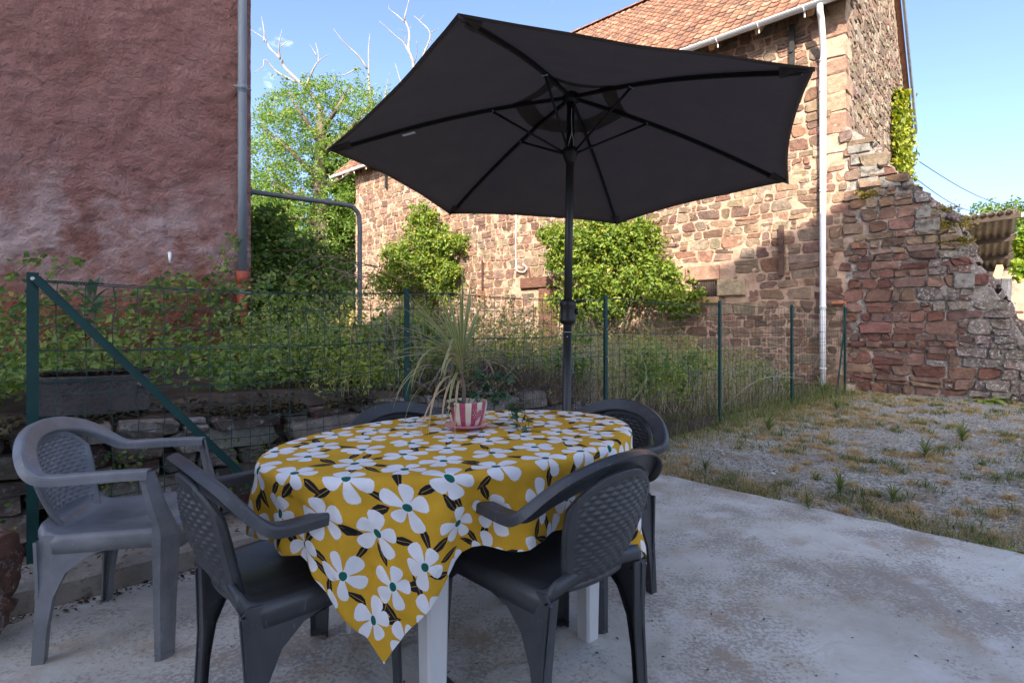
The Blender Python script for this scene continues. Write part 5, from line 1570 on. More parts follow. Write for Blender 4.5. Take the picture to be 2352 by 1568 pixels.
# ------------------------------------------------------------------ chairs
def build_chair(mt):
    """moulded plastic armchair, front towards +y, origin on the floor; returns [(name, mesh)]"""
    out = []
    # seat
    nu_, nv_ = 27, 23
    V = []
    for i in range(nu_):
        u = -1+2*i/(nu_-1)
        for j in range(nv_):
            v = j/(nv_-1)
            hw = 0.205+0.035*v-0.022*max(0, 1-v/0.16)**1.6
            y = -0.215+0.445*v-0.045*(abs(u)**3)*(v**4)
            z = 0.425+0.012*v-0.020*(1-u*u)*math.sin(math.pi*v)-0.028*max(0, (v-0.86)/0.14)**2+0.055*max(0, (0.10-v)/0.10)**2*(1-0.3*u*u)
            z += -0.0012*(abs((u*5) % 1-0.5) < 0.06)
            V.append((u*hw, y, z))
    F = [tuple(f) for f in grid_faces(nu_, nv_)]
    # skirt around the edge
    loop = [i*nv_ for i in range(nu_)]+[(nu_-1)*nv_+j for j in range(1, nv_)]+[i*nv_+nv_-1 for i in range(nu_-2, -1, -1)]+[j for j in range(nv_-2, 0, -1)]
    k0 = len(V); n = len(loop)
    for q in loop:
        x, y, z = V[q]
        r_ = math.hypot(x, y)
        V.append((x*1.03, y+0.008*(1 if y > 0 else -1), z-0.022))
    for q in loop:
        x, y, z = V[q]
        V.append((x*1.035, y+0.008*(1 if y > 0 else -1), z-(0.062 if y > -0.19 else 0.045)))
    for q in loop:
        x, y, z = V[q]
        V.append((x*1.00, y-0.004*(1 if y > 0 else -1), z-(0.062 if y > -0.19 else 0.045)))
    for i in range(n):
        j = (i+1) % n
        F.append((loop[i], k0+i, k0+j, loop[j])); F.append((k0+i, k0+n+i, k0+n+j, k0+j)); F.append((k0+n+i, k0+2*n+i, k0+2*n+j, k0+n+j))
    V += [(x, y, z-0.007) for x, y, z in V[:nu_*nv_]]
    kk = k0+3*n
    F += [(a+kk, d+kk, c+kk, b+kk) for a, b, c, d in [tuple(f) for f in grid_faces(nu_, nv_)]]
    out.append(('seat', mesh('seat', V, F, mt, True)))
    # rim: arm - arch - arm, one moulded band
    half = [(0.268, 0.150, 0.640), (0.272, 0.06, 0.641), (0.275, -0.04, 0.639), (0.277, -0.125, 0.637), (0.276, -0.168, 0.643), (0.262, -0.198, 0.664), (0.230, -0.228, 0.698), (0.190, -0.252, 0.724), (0.136, -0.275, 0.746), (0.070, -0.291, 0.761), (0.0, -0.297, 0.766)]
    wv = [(1, 0, 0), (1, 0, 0), (1, 0, 0), (1, 0, 0), (1, -0.10, 0.08), (0.93, -0.25, 0.25), (0.78, -0.38, 0.5), (0.6, -0.4, 0.7), (0.4, -0.42, 0.84), (0.2, -0.42, 0.92), (0, -0.42, 0.94)]
    ww_ = [0.044, 0.044, 0.044, 0.044, 0.050, 0.058, 0.062, 0.062, 0.060, 0.060, 0.060]
    P = half+[(-x, y, z) for x, y, z in half[-2::-1]]
    Wv = wv+[(-x, y, z) for x, y, z in wv[-2::-1]]
    ws = ww_+ww_[-2::-1]
    P = spline(P, 81); Wv = spline(Wv, 81); ws = spline(np.array(ws)[:, None], 81)[:, 0]
    T = np.gradient(P, axis=0)
    prof2 = [(-0.5, -0.1), (-0.47, 0.55), (-0.38, 0.9), (0.38, 0.9), (0.47, 0.55), (0.5, -0.1), (0.5, -2.0), (0.43, -2.0), (0.41, 0.05), (-0.41, 0.05), (-0.43, -2.0), (-0.5, -2.0)]
    V, F = [], []
    n = len(prof2)
    for p, w_, t, s_ in zip(P, Wv, T, ws):
        t = t/np.linalg.norm(t); w_ = w_-t*w_.dot(t); w_ /= np.linalg.norm(w_)
        nn_ = np.cross(w_, t)
        if p[0] >= 0 and nn_[2] < 0 and abs(nn_[2]) > 0.3: nn_ = -nn_
        if abs(nn_[2]) > 0.85 and nn_[2] < 0: nn_ = -nn_
        if nn_[1] < 0 and abs(nn_[2]) < 0.85: nn_ = -nn_
        for a, b_ in prof2: V.append(p+w_*a*s_+nn_*b_*0.011)
    for k in range(80):
        for j in range(n): F.append((k*n+j, k*n+(j+1) % n, (k+1)*n+(j+1) % n, (k+1)*n+j))
    F += [tuple(range(n)), tuple(range(80*n+n-1, 80*n-1, -1))]
    out.append(('arm_frame', mesh('arm_frame', V, F, mt, False)))
    # woven back panel
    nu_, nv_ = 70, 96
    V = []
    def bpnt(u, v, off):
        zt_ = 0.742-0.085*abs(u)**2.6
        z = 0.405+(zt_-0.405)*v
        hw = 0.114+0.060*math.sin(min(1, v*1.05)*math.pi/2)
        x = u*hw*(1-0.0*v)
        y = -0.200-0.098*((z-0.42)/0.36)**0.9 if z > 0.42 else -0.205
        y -= 0.046*(1-u*u)*math.sin(math.pi*min(1, v*0.75+0.1))-0.012
        border = max(abs(u)-0.88, 0)/0.12 if abs(u) > 0.88 else 0
        border = max(border, (v-0.93)/0.07 if v > 0.93 else 0, (0.05-v)/0.05 if v < 0.05 else 0)
        wvh = 0
        if border <= 0:
            b_ = z/0.0150; rowi = math.floor(b_); a_ = x/0.038+0.5*(rowi % 2)
            wvh = abs(math.sin(math.pi*a_))*math.sin(math.pi*(b_-rowi))
            wvh = 0.0062*wvh
        else: wvh = 0.0055
        return (x, y+off*(0.005+wvh), z)
    for off in (1, -1):
        for i in range(nu_):
            for j in range(nv_): V.append(bpnt(-1+2*i/(nu_-1), j/(nv_-1), off))
    F = [tuple(f) for f in grid_faces(nu_, nv_)]; m_ = nu_*nv_
    F = [f[::-1] for f in F]+[tuple(q+m_ for q in f) for f in F]
    loop = [i*nv_ for i in range(nu_)]+[(nu_-1)*nv_+j for j in range(1, nv_)]+[i*nv_+nv_-1 for i in range(nu_-2, -1, -1)]+[j for j in range(nv_-2, 0, -1)]
    for i in range(len(loop)): a, b_ = loop[i], loop[(i+1) % len(loop)]; F.append((a, b_, b_+m_, a+m_))
    out.append(('back_panel', mesh('back_panel', V, F, mt, True)))
    # border moulding of the panel
    nb_ = 60
    path = [(-0.99, v) for v in np.linspace(0.02, 0.96, 24)]+[(u, 0.985) for u in np.linspace(-0.93, 0.93, 22)]+[(0.99, v) for v in np.linspace(0.96, 0.02, 24)]
    P = [bpnt(u, v, 0) for u, v in path]
    V, F = tube(P, 0.0085, 6); out.append(('back_border', mesh('back_border', V, F, mt, True)))
    # legs
    for sx in (-1, 1):
        # front leg with arm post: channel open to the outside
        V, F = [], []
        st_ = [(0.640, 0.266, 0.140, 0.020, 0.022), (0.54, 0.256, 0.163, 0.022, 0.025), (0.455, 0.245, 0.186, 0.027, 0.030), (0.415, 0.240, 0.194, 0.038, 0.036), (0.33, 0.245, 0.193, 0.036, 0.033), (0.15, 0.258, 0.195, 0.031, 0.028), (0.0, 0.266, 0.198, 0.027, 0.025)]
        pr = [(-1, 1), (-0.2, 0.98), (0.25, 0.62), (0.45, 0.45), (0.62, 0.25), (0.98, -0.2), (1, -1), (0.84, -1), (0.80, -0.25), (0.40, 0.15), (0.15, 0.40), (-0.25, 0.80), (-1, 0.84)]
        pr = [(x*0.9, y*0.9) for x, y in pr]
        n = len(pr)
        for z, cx_, cy_, a, b_ in st_:
            for x, y in pr: V.append((sx*(cx_+x*a), cy_+y*b_, z))
        for k in range(len(st_)-1):
            for j in range(n):
                f = (k*n+j, k*n+(j+1) % n, (k+1)*n+(j+1) % n, (k+1)*n+j); F.append(f if sx < 0 else f[::-1])
        e = len(V)
        V += [(sx*(0.266+x), 0.196+y, 0.022) for x, y in ((-0.028, 0.025), (0.0, 0.023), (0.023, 0.0), (0.027, -0.025), (-0.028, -0.025))]
        F.append((e, e+1, e+2, e+3, e+4)); F.append(tuple(range(n)))
        out.append(('leg', mesh('leg', V, F, mt, False)))
        # rear leg: curved blade with a flange
        ol = [(0.175, 0.388), (0.175, 0.412), (-0.20, 0.425), (-0.222, 0.40), (-0.212, 0.20), (-0.222, 0.0), (-0.186, 0.0), (-0.177, 0.12), (-0.160, 0.22), (-0.124, 0.30), (-0.065, 0.350), (0.04, 0.380)]
        V, F = [], []
        n = len(ol)
        def xo(z): return 0.222-0.004*(z/0.4)+0.02*((0.4-z)/0.4)*0
        for th_ in (0.005, -0.005):
            for y, z in ol: V.append((sx*(xo(z)+th_-(0.016 if z > 0.38 and y < -0.1 else 0.008 if z > 0.38 else 0)), y, z))
        F = [tuple(range(n)) if sx < 0 else tuple(range(n-1, -1, -1)), tuple(range(2*n-1, n-1, -1)) if sx < 0 else tuple(range(n, 2*n))]
        F += [(i, n+i, n+(i+1) % n, (i+1) % n) for i in range(n)]
        # inner rib and back flange
        k0 = len(V)
        bk_ = [(-0.220, 0.41), (-0.210, 0.20), (-0.220, 0.0)]
        for (y, z), w_ in zip(bk_, (0.05, 0.036, 0.028)):
            for a, dy in ((0.004, 0), (-w_, 0.006), (-w_, 0.012), (0.004, 0.010)): V.append((sx*(xo(z)+a), y+dy, z))
        F += [(k0+k*4+j, k0+k*4+(j+1) % 4, k0+k*4+4+(j+1) % 4, k0+k*4+4+j) for k in range(2) for j in range(4)]
        k0 = len(V)
        ins = [(0.12, 0.384), (-0.065, 0.350), (-0.124, 0.30), (-0.160, 0.22), (-0.177, 0.12), (-0.186, 0.0)]
        for y, z in ins:
            for a, dy in ((0.004, 0), (-0.030, -0.006)): V.append((sx*(xo(z)+a), y+dy, z))
        F += [(k0+2*k, k0+2*k+1, k0+2*k+3, k0+2*k+2) for k in range(len(ins)-1)]
        out.append(('leg', mesh('leg', V, F, mt, False)))
    return out


dark = build_chair(M['chair_dark']); grey = build_chair(M['chair_grey'])
CH = [((-1.445, 2.08), 12, grey, 'faded grey plastic armchair standing apart by the stone wall, facing the table'),
      ((-0.666, 1.655), 44, dark, 'dark plastic armchair at the near left of the table, its arm touching the cloth corner'),
      ((0.112, 1.722), 131, dark, 'dark plastic armchair in front of the table, seen from behind with its woven back'),
      ((-0.345, 2.225), -51, dark, 'dark plastic armchair behind the table, only its curved top rim showing left of the plant'),
      ((0.305, 2.345), 220, dark, 'dark plastic armchair at the far right end of the table beside the umbrella pole')]
protos = {}
for (x, y), deg, parts, lab in CH:
    t_ = thing('plastic_armchair', lab, 'chair', (x, y, 0.0), R(deg-90), 'plastic armchairs around the garden table')
    key = id(parts)
    if key not in protos:
        protos[key] = [link(nm, me, t_) for nm, me in parts]
    else:
        for p in protos[key]:
            c = p.copy(); COL.objects.link(c); c.parent = t_

# ------------------------------------------------------------------ shed at the far right
sh = thing('open_shed', 'open lean to shed with corrugated cement roof beyond the buttress', 'shed', (10.5, 13.5, 0))
def roofq(a, b_):
    """a along the front edge (0 left .. 1 right), b_ back"""
    A = at(2150, 505, 12.9); B = at(2338, 478, 11.9)
    D = at(2322, 612, 15.0)
    return A+(B-A)*a+(D-B)*b_
for k, (b0, b1) in enumerate(((0.0, 0.40), (0.37, 0.72), (0.69, 1.0))):
    V, F = [], []
    n = 64
    lift = -0.035*k
    for b_ in (b0, b1):
        for i in range(n+1):
            a = -0.25+1.25*i/n
            p = roofq(a, b_); V.append(p+ZUP*(0.028*math.sin(i*2*np.pi/5.2)+lift*0.4)); V.append(p+ZUP*(0.028*math.sin(i*2*np.pi/5.2)-0.012+lift*0.4))
    m_ = 2*(n+1)
    for i in range(n):
        a = 2*i
        F += [(a, a+2, m_+a+2, m_+a), (a+1, m_+a+1, m_+a+3, a+3), (a, a+1, a+3, a+2), (m_+a, m_+a+2, m_+a+3, m_+a+1)]
    obj('roof_sheet', V, F, M['fibro'], sh, True)
for b_ in (0.04, 0.39, 0.71, 0.97):
    A = roofq(-0.25, b_)-ZUP*0.10; B = roofq(1.04, b_)-ZUP*0.10
    mb = MB(); d = (B-A)/np.linalg.norm(B-A); mb.box((A+B)/2, (np.linalg.norm(B-A), 0.08, 0.11), (d, np.cross(ZUP, d), ZUP)); mb.obj('beam', M['dark_wood'], sh)
    mb = MB(); mb.box(B+d*0.045, (0.085, 0.085, 0.10), (d, np.cross(ZUP, d), ZUP)); mb.obj('beam_end', M['grey_wood'], sh)
mb = MB(); a, b_ = at(2274, 690, 13.2), at(2297, 612, 13.6); d, s1, s2 = axes_from(b_-a); mb.box((a+b_)/2, (np.linalg.norm(b_-a), 0.12, 0.12), (d, s1, s2)); mb.obj('prop_post', M['pale_wood'], sh)
bw = at(2150, 745, 15.5); be = at(2420, 745, 14.2)
mb = MB(); d = (be-bw); d[2] = 0; Lq = np.linalg.norm(d); d /= Lq
mb.box((bw+be)/2*np.array([1, 1, 0])+ZUP*1.3+np.cross(ZUP, d)*0.15, (Lq, 0.25, 2.6), (d, np.cross(ZUP, d), ZUP)); mb.obj('back_wall', M['mortar_gable'], sh)
for px0, py0, px1, py1, Y, wd in ((2312, 640, 2306, 760, 12.4, 0.24), (2290, 640, 2285, 760, 12.5, 0.14)):
    a, b_ = at(px0, py0, Y), at(px1, py1, Y)
    mb = MB(); d, s1, s2 = axes_from(b_-a); mb.box((a+b_)/2, (np.linalg.norm(b_-a), wd, 0.03), (d, np.cross(d, np.array([0, 1.0, 0])), np.array([0, 1.0, 0]))); o = mb.obj('board', M['grey_wood'])
    tag(o, ('wide' if wd > 0.2 else 'narrow')+' grey upright board leaning in front of the open shed', 'board')
mb = MB(); a, b_ = at(2262, 697, 12.2), at(2328, 697, 12.2); mb.box((a+b_)/2, (np.linalg.norm(b_-a), 0.12, 0.045)); tag(mb.obj('plank', M['grey_wood']), 'short horizontal plank laid across the boards by the shed', 'plank')
mb = MB(); mb.box(at(2266, 682, 12.25), (0.20, 0.2, 0.24)); tag(mb.obj('timber_block', M['pale_wood']), 'square pale timber block beside the prop post of the shed', 'timber')
mb = MB(); a, b_ = at(2303, 712, 12.0), at(2352, 722, 11.9); mb.box((a+b_)/2, (np.linalg.norm(b_-a), 0.06, 0.06)); tag(mb.obj('iron_rail', M['iron']), 'rusty short rail across the upright boards by the white wall', 'rail')
# bright stone wall below the shed
ww2 = thing('field_wall', 'sunlit pale rubble wall below the shed at the right edge', 'wall', (11, 12, 0))
wa, wb_ = at(2180, 745, 13.4)*np.array([1, 1, 0]), at(2480, 745, 11.9)*np.array([1, 1, 0])
d = wb_-wa; Lq = np.linalg.norm(d); d /= Lq
mb = MB(); mb.box((wa+wb_)/2+ZUP*0.6+np.array([-d[1], d[0], 0])*0.2, (Lq, 0.3, 1.4), (d, np.array([-d[1], d[0], 0]), ZUP)); mb.obj('core', M['mortar'], ww2)
its = [it for it in rubble(Lq, 1.35, (0.2, 0.5), (0.12, 0.26), 88)]
place_stones(ww2, its, wa, d, M['stone'], M['stone_fill'], 300, 0.12, 89, lambda it: 1, pal=[(0.42, 0.36, 0.29), (0.50, 0.46, 0.40), (0.36, 0.28, 0.21)], gap=0.015)

# ------------------------------------------------------------------ overhead cables
for k, (a, b_, lab) in enumerate(((at(2080, 350, 15.0), at(2330, 478, 24.0), 'upper thin overhead cable running from the barn to the right'), (at(2085, 396, 15.0), at(2262, 492, 24.0), 'lower thin overhead cable running from the barn to the right'))):
    P = [a+(b_-a)*f-ZUP*0.25*math.sin(math.pi*f) for f in np.linspace(0, 1, 20)]
    mb = MB(); mb.tube(P, 0.012, 5); tag(mb.obj('cable', M['dark_iron']), lab, 'cable')

# ------------------------------------------------------------------ vegetation
def shell_points(ell, n, r, inner=0.55, lump=0.35):
    """points in the outer part of a union of ellipsoids [(centre, radii)], with lumpy radius; also outward normals"""
    vol = np.array([e[1][0]*e[1][1]*e[1][2] for e in ell])**(2/3); vol /= vol.sum()
    Ps, Ns = [], []
    for (c, rad), f in zip(ell, vol):
        m_ = int(n*f)
        d = r.normal(size=(m_, 3)); d /= np.linalg.norm(d, axis=1, keepdims=True)
        q = r.uniform(inner**3, 1, m_)**(1/3)
        lm = np.array([noise.noise(Vector((x*2.3+c[0], y*2.3+c[1], z*2.3+c[2])))+0.5*noise.noise(Vector((x*5+c[0], y*5, z*5+c[2]))) for x, y, z in d])
        q = q*(1+lump*lm)
        Ps.append(np.asarray(c)+d*q[:, None]*np.asarray(rad)); Ns.append(d)
    return np.vstack(Ps), np.vstack(Ns)


def foliage(name, ell, n, size, mt, parent, r, lump=0.35, inner=0.5, spread=0.8, aspect=0.6, up=0.4):
    P, Nn = shell_points(ell, n, r, inner, lump)
    V, F = leaf_cloud(P, r.uniform(size*0.6, size*1.3, len(P)), Nn*0.7, spread, aspect, r, up)
    return tag(obj(name, V, F, mt, parent), kind='stuff')


# locust tree with dead crown
r = np.random.default_rng(123)
LY = 24.0
lt = thing('locust_tree', 'feathery green locust tree with bare dead branches rising above its crown', 'tree', tuple(at(745, 700, LY)*np.array([1, 1, 0])+ZUP*3.0))
def poly(pts_, Y, dy=0.0):
    return np.array([at(551+0.4296*x, 0.4296*y, Y+dy*i/len(pts_)) for i, (x, y) in enumerate(pts_)])
dead = [([(430, 640), (430, 590), (390, 520), (350, 470), (290, 420), (240, 360), (215, 320), (165, 270), (130, 220), (100, 190), (50, 155)], 0.15, 0.015),
        ([(130, 220), (130, 160), (115, 90)], 0.05, 0.012), ([(215, 320), (220, 250), (225, 160)], 0.06, 0.012), ([(220, 250), (245, 220), (280, 218)], 0.03, 0.012),
        ([(300, 440), (200, 380), (140, 320), (120, 350), (75, 390)], 0.06, 0.012), ([(350, 470), (380, 400), (420, 330), (480, 290)], 0.08, 0.012), ([(420, 330), (415, 280), (405, 230)], 0.04, 0.01),
        ([(412, 300), (375, 240)], 0.03, 0.01), ([(360, 500), (280, 510), (200, 520)], 0.06, 0.012),
        ([(715, 640), (710, 590), (690, 440), (680, 370), (690, 270), (695, 180)], 0.11, 0.015), ([(680, 370), (640, 310), (560, 230), (500, 155)], 0.06, 0.012), ([(640, 360), (560, 400), (520, 400)], 0.04, 0.012),
        ([(770, 560), (785, 460), (800, 385)], 0.05, 0.012), ([(880, 480), (865, 430), (830, 340)], 0.05, 0.012),
        ([(930, 560), (925, 360), (905, 270), (905, 190), (880, 120), (890, 80), (905, 0), (908, -20)], 0.10, 0.015), ([(880, 120), (840, 80), (800, 50), (795, 30)], 0.04, 0.012),
        ([(925, 340), (880, 240), (820, 190), (780, 160), (745, 115)], 0.05, 0.012), ([(932, 340), (945, 290), (945, 220)], 0.035, 0.012), ([(900, 170), (915, 140)], 0.02, 0.01), ([(880, 240), (885, 180), (850, 155)], 0.025, 0.01),
        ([(930, 420), (980, 290), (1010, 180), (960, 110), (930, 85)], 0.07, 0.012), ([(1010, 180), (1065, 155)], 0.025, 0.01), ([(960, 110), (990, 80)], 0.025, 0.01), ([(985, 270), (1030, 210)], 0.03, 0.012)]
for pts_, r0, r1 in dead:
    P = poly(pts_, LY, r.uniform(-1, 1)); P[1:-1] += r.normal(size=(len(P)-2, 3))*0.04 if len(P) > 2 else 0
    P = spline(P, max(4, 3*len(pts_)))
    mb = MB(); mb.tube(P, np.linspace(r0*0.75, r1*0.7, len(P)), 6); mb.obj('dead_branch', M['dead_wood'], lt, True)
tk = [at(745, 760, LY), at(740, 560, LY), at(736, 420, LY), at(738, 300, LY), at(736, 262, LY)]
mb = MB(); mb.tube(spline(tk, 16), np.linspace(0.42, 0.16, 16), 10); mb.obj('trunk', M['bark'], lt, True)
for a, b_, c_ in (((738, 420), (660, 340), (600, 290)), ((738, 360), (800, 300), (850, 240)), ((740, 470), (660, 440), (600, 400)), ((738, 440), (800, 400), (850, 390)), ((737, 330), (690, 260), (665, 220)), ((740, 300), (780, 240), (800, 200)), ((740, 520), (690, 500), (640, 500))):
    P = spline([at(*a, LY), at(*b_, LY+r.uniform(-1.2, 0.3)), at(*c_, LY+r.uniform(-1.5, 0.8))], 10)
    mb = MB(); mb.tube(P, np.linspace(0.13, 0.03, 10), 6); mb.obj('branch', M['bark'], lt, True)
cl = [(690, 215, 60, 45), (655, 250, 45, 45), (760, 205, 60, 40), (830, 215, 50, 35), (620, 300, 60, 50), (700, 300, 70, 60), (790, 290, 70, 55), (860, 270, 40, 60), (610, 360, 60, 45), (680, 380, 70, 50), (770, 370, 70, 45), (600, 430, 50, 40), (670, 450, 70, 45), (760, 440, 70, 45), (640, 510, 70, 50), (740, 520, 80, 50), (800, 480, 40, 50), (600, 510, 50, 40), (590, 270, 30, 30)]
V_, F_, nb = [], [], 0
for cx_, cy_, rx, ry in cl:
    nsp = int(rx*ry/44)
    for k in range(nsp):
        a = r.uniform(0, 6.28); q = math.sqrt(r.random())
        p = at(cx_+rx*q*math.cos(a), cy_+ry*q*math.sin(a), LY+r.normal()*1.0)
        # one frond: leaflets either side of an arching stalk
        d = np.array([r.normal(), r.normal()*0.8, r.uniform(-0.6, 0.5)]); d /= np.linalg.norm(d)
        L_ = r.uniform(0.5, 1.1); m_ = 26
        f = r.random(m_)
        pp = p+d*(f*L_)[:, None]+np.c_[np.zeros(m_), np.zeros(m_), -0.35*f*f]+r.normal(size=(m_, 3))*np.array([0.09, 0.09, 0.07])
        V, F = leaf_cloud(pp, r.uniform(0.10, 0.19, m_), np.array([0, -0.3, 0.9]), 0.7, 0.42, r)
        V_.append(V); F_.append(F+nb); nb += len(V)
tag(obj('crown', np.vstack(V_), np.vstack(F_), M['locust'], lt), kind='stuff')

# woodland behind: separate trees, each with its own trunk and crown
def bush_tree(name, label, px, py_top, py_bot, Y, wpx, n, mt, size, seed, cat='tree', group=None, base=None):
    r_ = np.random.default_rng(seed)
    h = (py_bot-py_top)*Y/1240; w_ = wpx*Y/1240
    b_ = at(px, py_bot, Y)
    t_ = thing(name, label, cat, tuple(b_), 0, group)
    mb = MB(); mb.tube(spline([b_-ZUP*2.0, b_+ZUP*h*0.3+np.array([0.1, 0, 0]), b_+ZUP*h*0.75], 8), np.linspace(0.05*h, 0.012*h, 8), 7); mb.obj('trunk', M['bark'], t_, True)
    ell = []
    for k in range(9):
        f = r_.uniform(0.25, 0.9)
        ell.append((b_+np.array([r_.normal()*w_*0.22, r_.normal()*w_*0.2, h*f]), np.array([w_*0.30, w_*0.30, h*0.2])*r_.uniform(0.75, 1.2)))
    foliage('crown', ell, n, size, mt, t_, r_)
    return t_
bush_tree('woodland_tree', 'dark leafy tree standing against the left end of the barn', 800, 360, 690, 26.0, 130, 9000, M['far_leaf'], 0.22, 201)
bush_tree('woodland_tree', 'green woodland tree behind the bent pipe, left of the barn', 700, 470, 690, 33.0, 150, 8000, M['far_leaf'], 0.26, 202)
bush_tree('woodland_tree', 'lighter woodland tree close beside the pink house corner', 600, 470, 700, 30.0, 140, 8000, M['locust'], 0.24, 203)
bush_tree('woodland_tree', 'woodland tree low on the slope half hidden by brambles', 760, 560, 720, 29.0, 110, 5000, M['far_leaf'], 0.2, 204)
bush_tree('woodland_tree', 'bright leafy tree just behind the horizontal steel pipe', 650, 430, 690, 31.0, 150, 7000, M['locust'], 0.24, 208)
bush_tree('woodland_tree', 'pale green tree between the locust and the barn end', 770, 450, 690, 32.0, 110, 5000, M['locust'], 0.24, 209)
bush_tree('distant_tree', 'small distant tree peeping over the shed roof', 2265, 462, 600, 26.0, 60, 1500, M['far_leaf'], 0.16, 205)
bush_tree('distant_tree', 'distant tree crown above the right end of the shed roof', 2325, 462, 600, 27.0, 70, 1800, M['far_leaf'], 0.16, 206)
bush_tree('distant_tree', 'tree at the right edge beyond the shed', 2372, 490, 700, 20.0, 110, 4500, M['far_leaf'], 0.15, 207)
# dry grass on the hillside
n = 9000
t = r.uniform(2, 13, n); wv = r.uniform(13, 30, n)
P = P1+t[:, None]*E1+wv[:, None]*E2; P[:, 2] = bank_z(t, wv)
V, F = blades(P, r.uniform(0.3, 0.8, n), 0.05, r.uniform(0.1, 0.6, n), r)
tag(obj('hill_grass', V, F, M['hay']), kind='stuff')
# shrubs against the barn
def wall_shrub(label, ell, n, size, seed, mt='shrub'):
    r_ = np.random.default_rng(seed)
    c = ell[0][0]*np.array([1, 1, 0])+ZUP*float(bank_z((ell[0][0]-P1)@E1, (ell[0][0]-P1)@E2))
    t_ = thing('wall_shrub', label, 'shrub', tuple(c))
    for k in range(6):
        e = ell[r_.integers(len(ell))][0]
        mb = MB(); mb.tube(spline([c+r_.normal(size=3)*0.1*np.array([1, 1, 0])-ZUP*0.1, (c+e)/2+r_.normal(size=3)*0.15, e+r_.normal(size=3)*0.2], 8), np.linspace(0.05, 0.012, 8), 5); mb.obj('stem', M['stem'], t_, True)
    ex = []
    for c_, rad in ell:
        for _ in range(10):
            d = r_.normal(size=3); d /= np.linalg.norm(d); d[2] = abs(d[2])*0.8-0.1
            ex.append((np.asarray(c_)+d*np.asarray(rad)*r_.uniform(0.8, 1.45), np.asarray(rad)*r_.uniform(0.10, 0.28)))
    foliage('foliage', list(ell)+ex, n, size, M[mt], t_, r_, 0.8, 0.3)
SY = 16.6
ell = [(at(985, 640, SY), np.array([1.15, 0.7, 1.0])), (at(975, 560, SY), np.array([0.85, 0.6, 0.85])), (at(970, 505, SY), np.array([0.45, 0.45, 0.55])), (at(920, 590, SY), np.array([0.6, 0.5, 0.5])), (at(1045, 560, SY-0.4), np.array([0.55, 0.5, 0.35])), (at(900, 650, SY), np.array([0.7, 0.6, 0.6])), (at(1030, 630, SY), np.array([0.7, 0.6, 0.6]))]
wall_shrub('green climbing shrub on the barn wall under the left umbrella edge', ell, 12000, 0.115, 301)
SY = 12.3
ell = [(at(1390, 620, SY), np.array([1.2, 0.6, 1.1])), (at(1480, 560, SY-0.3), np.array([0.55, 0.45, 0.6])), (at(1320, 560, SY), np.array([0.7, 0.5, 0.55])), (at(1400, 540, SY), np.array([0.8, 0.5, 0.5])), (at(1510, 650, SY-0.7), np.array([0.7, 0.45, 0.5])), (at(1560, 695, SY-1.0), np.array([0.5, 0.4, 0.35])), (at(1270, 540, SY+0.6), np.array([0.35, 0.3, 0.3])), (at(1280, 590, SY+0.4), np.array([0.3, 0.3, 0.35])), (at(1350, 700, SY), np.array([0.9, 0.5, 0.4]))]
wall_shrub('tall bright green shrub on the barn wall behind the umbrella pole', ell, 17000, 0.098, 302)
# creeper on the gable
r_ = np.random.default_rng(310)
n = 6500
z = r_.uniform(2.4, 7.0, n)
lo = np.interp(z, [2.4, 5.0, 6.0, 7.1], [5.4, 5.0, 4.85, 5.3]); hi = np.interp(z, [2.4, 6.2, 7.1], [8.0, 7.6, 6.0])
s = lo+(hi-lo)*r_.random(n)
keep = np.array([noise.noise((a*1.8, b_*1.8, 3)) > -0.35 for a, b_ in zip(s, z)])
s, z = s[keep], z[keep]
P = C0+s[:, None]*GD+z[:, None]*ZUP+GN*(0.06+np.abs(r_.normal(size=len(s)))*0.11)[:, None]
V, F = leaf_cloud(P, r_.uniform(0.09, 0.17, len(P)), GN*0.9+ZUP*0.3, 0.5, 0.8, r_)
cr_ = thing('creeper', 'yellow green creeper climbing the barn gable above the buttress', 'creeper', tuple(gable(6, 0)))
tag(obj('foliage', V, F, M['ivy_gable'], cr_), kind='stuff')
mb = MB(); mb.tube(spline([gable(5.9, 0, 0.05), gable(6.0, 3, 0.06), gable(5.7, 6.2, 0.05)], 12), np.linspace(0.06, 0.02, 12), 6); mb.obj('stem', M['stem'], cr_)
# vine at the right edge
r_ = np.random.default_rng(311)
vt = thing('vine', 'bright sunlit vine leaves hanging at the right edge beside the shed', 'vine', tuple(at(2345, 745, 11.3)*np.array([1, 1, 0])))
foliage('foliage', [(at(2352, 565, 11.4), np.array([0.12, 0.2, 0.40])), (at(2346, 620, 11.3), np.array([0.17, 0.2, 0.22])), (at(2400, 570, 11.3), np.array([0.36, 0.3, 0.7]))], 1300, 0.12, M['vine'], vt, r_, aspect=0.9)
mb = MB(); mb.tube(spline([at(2365, 745, 11.4)-ZUP*1.2, at(2362, 650, 11.4), at(2355, 540, 11.4)], 10), np.linspace(0.04, 0.015, 10), 6); mb.obj('stem', M['stem'], vt)

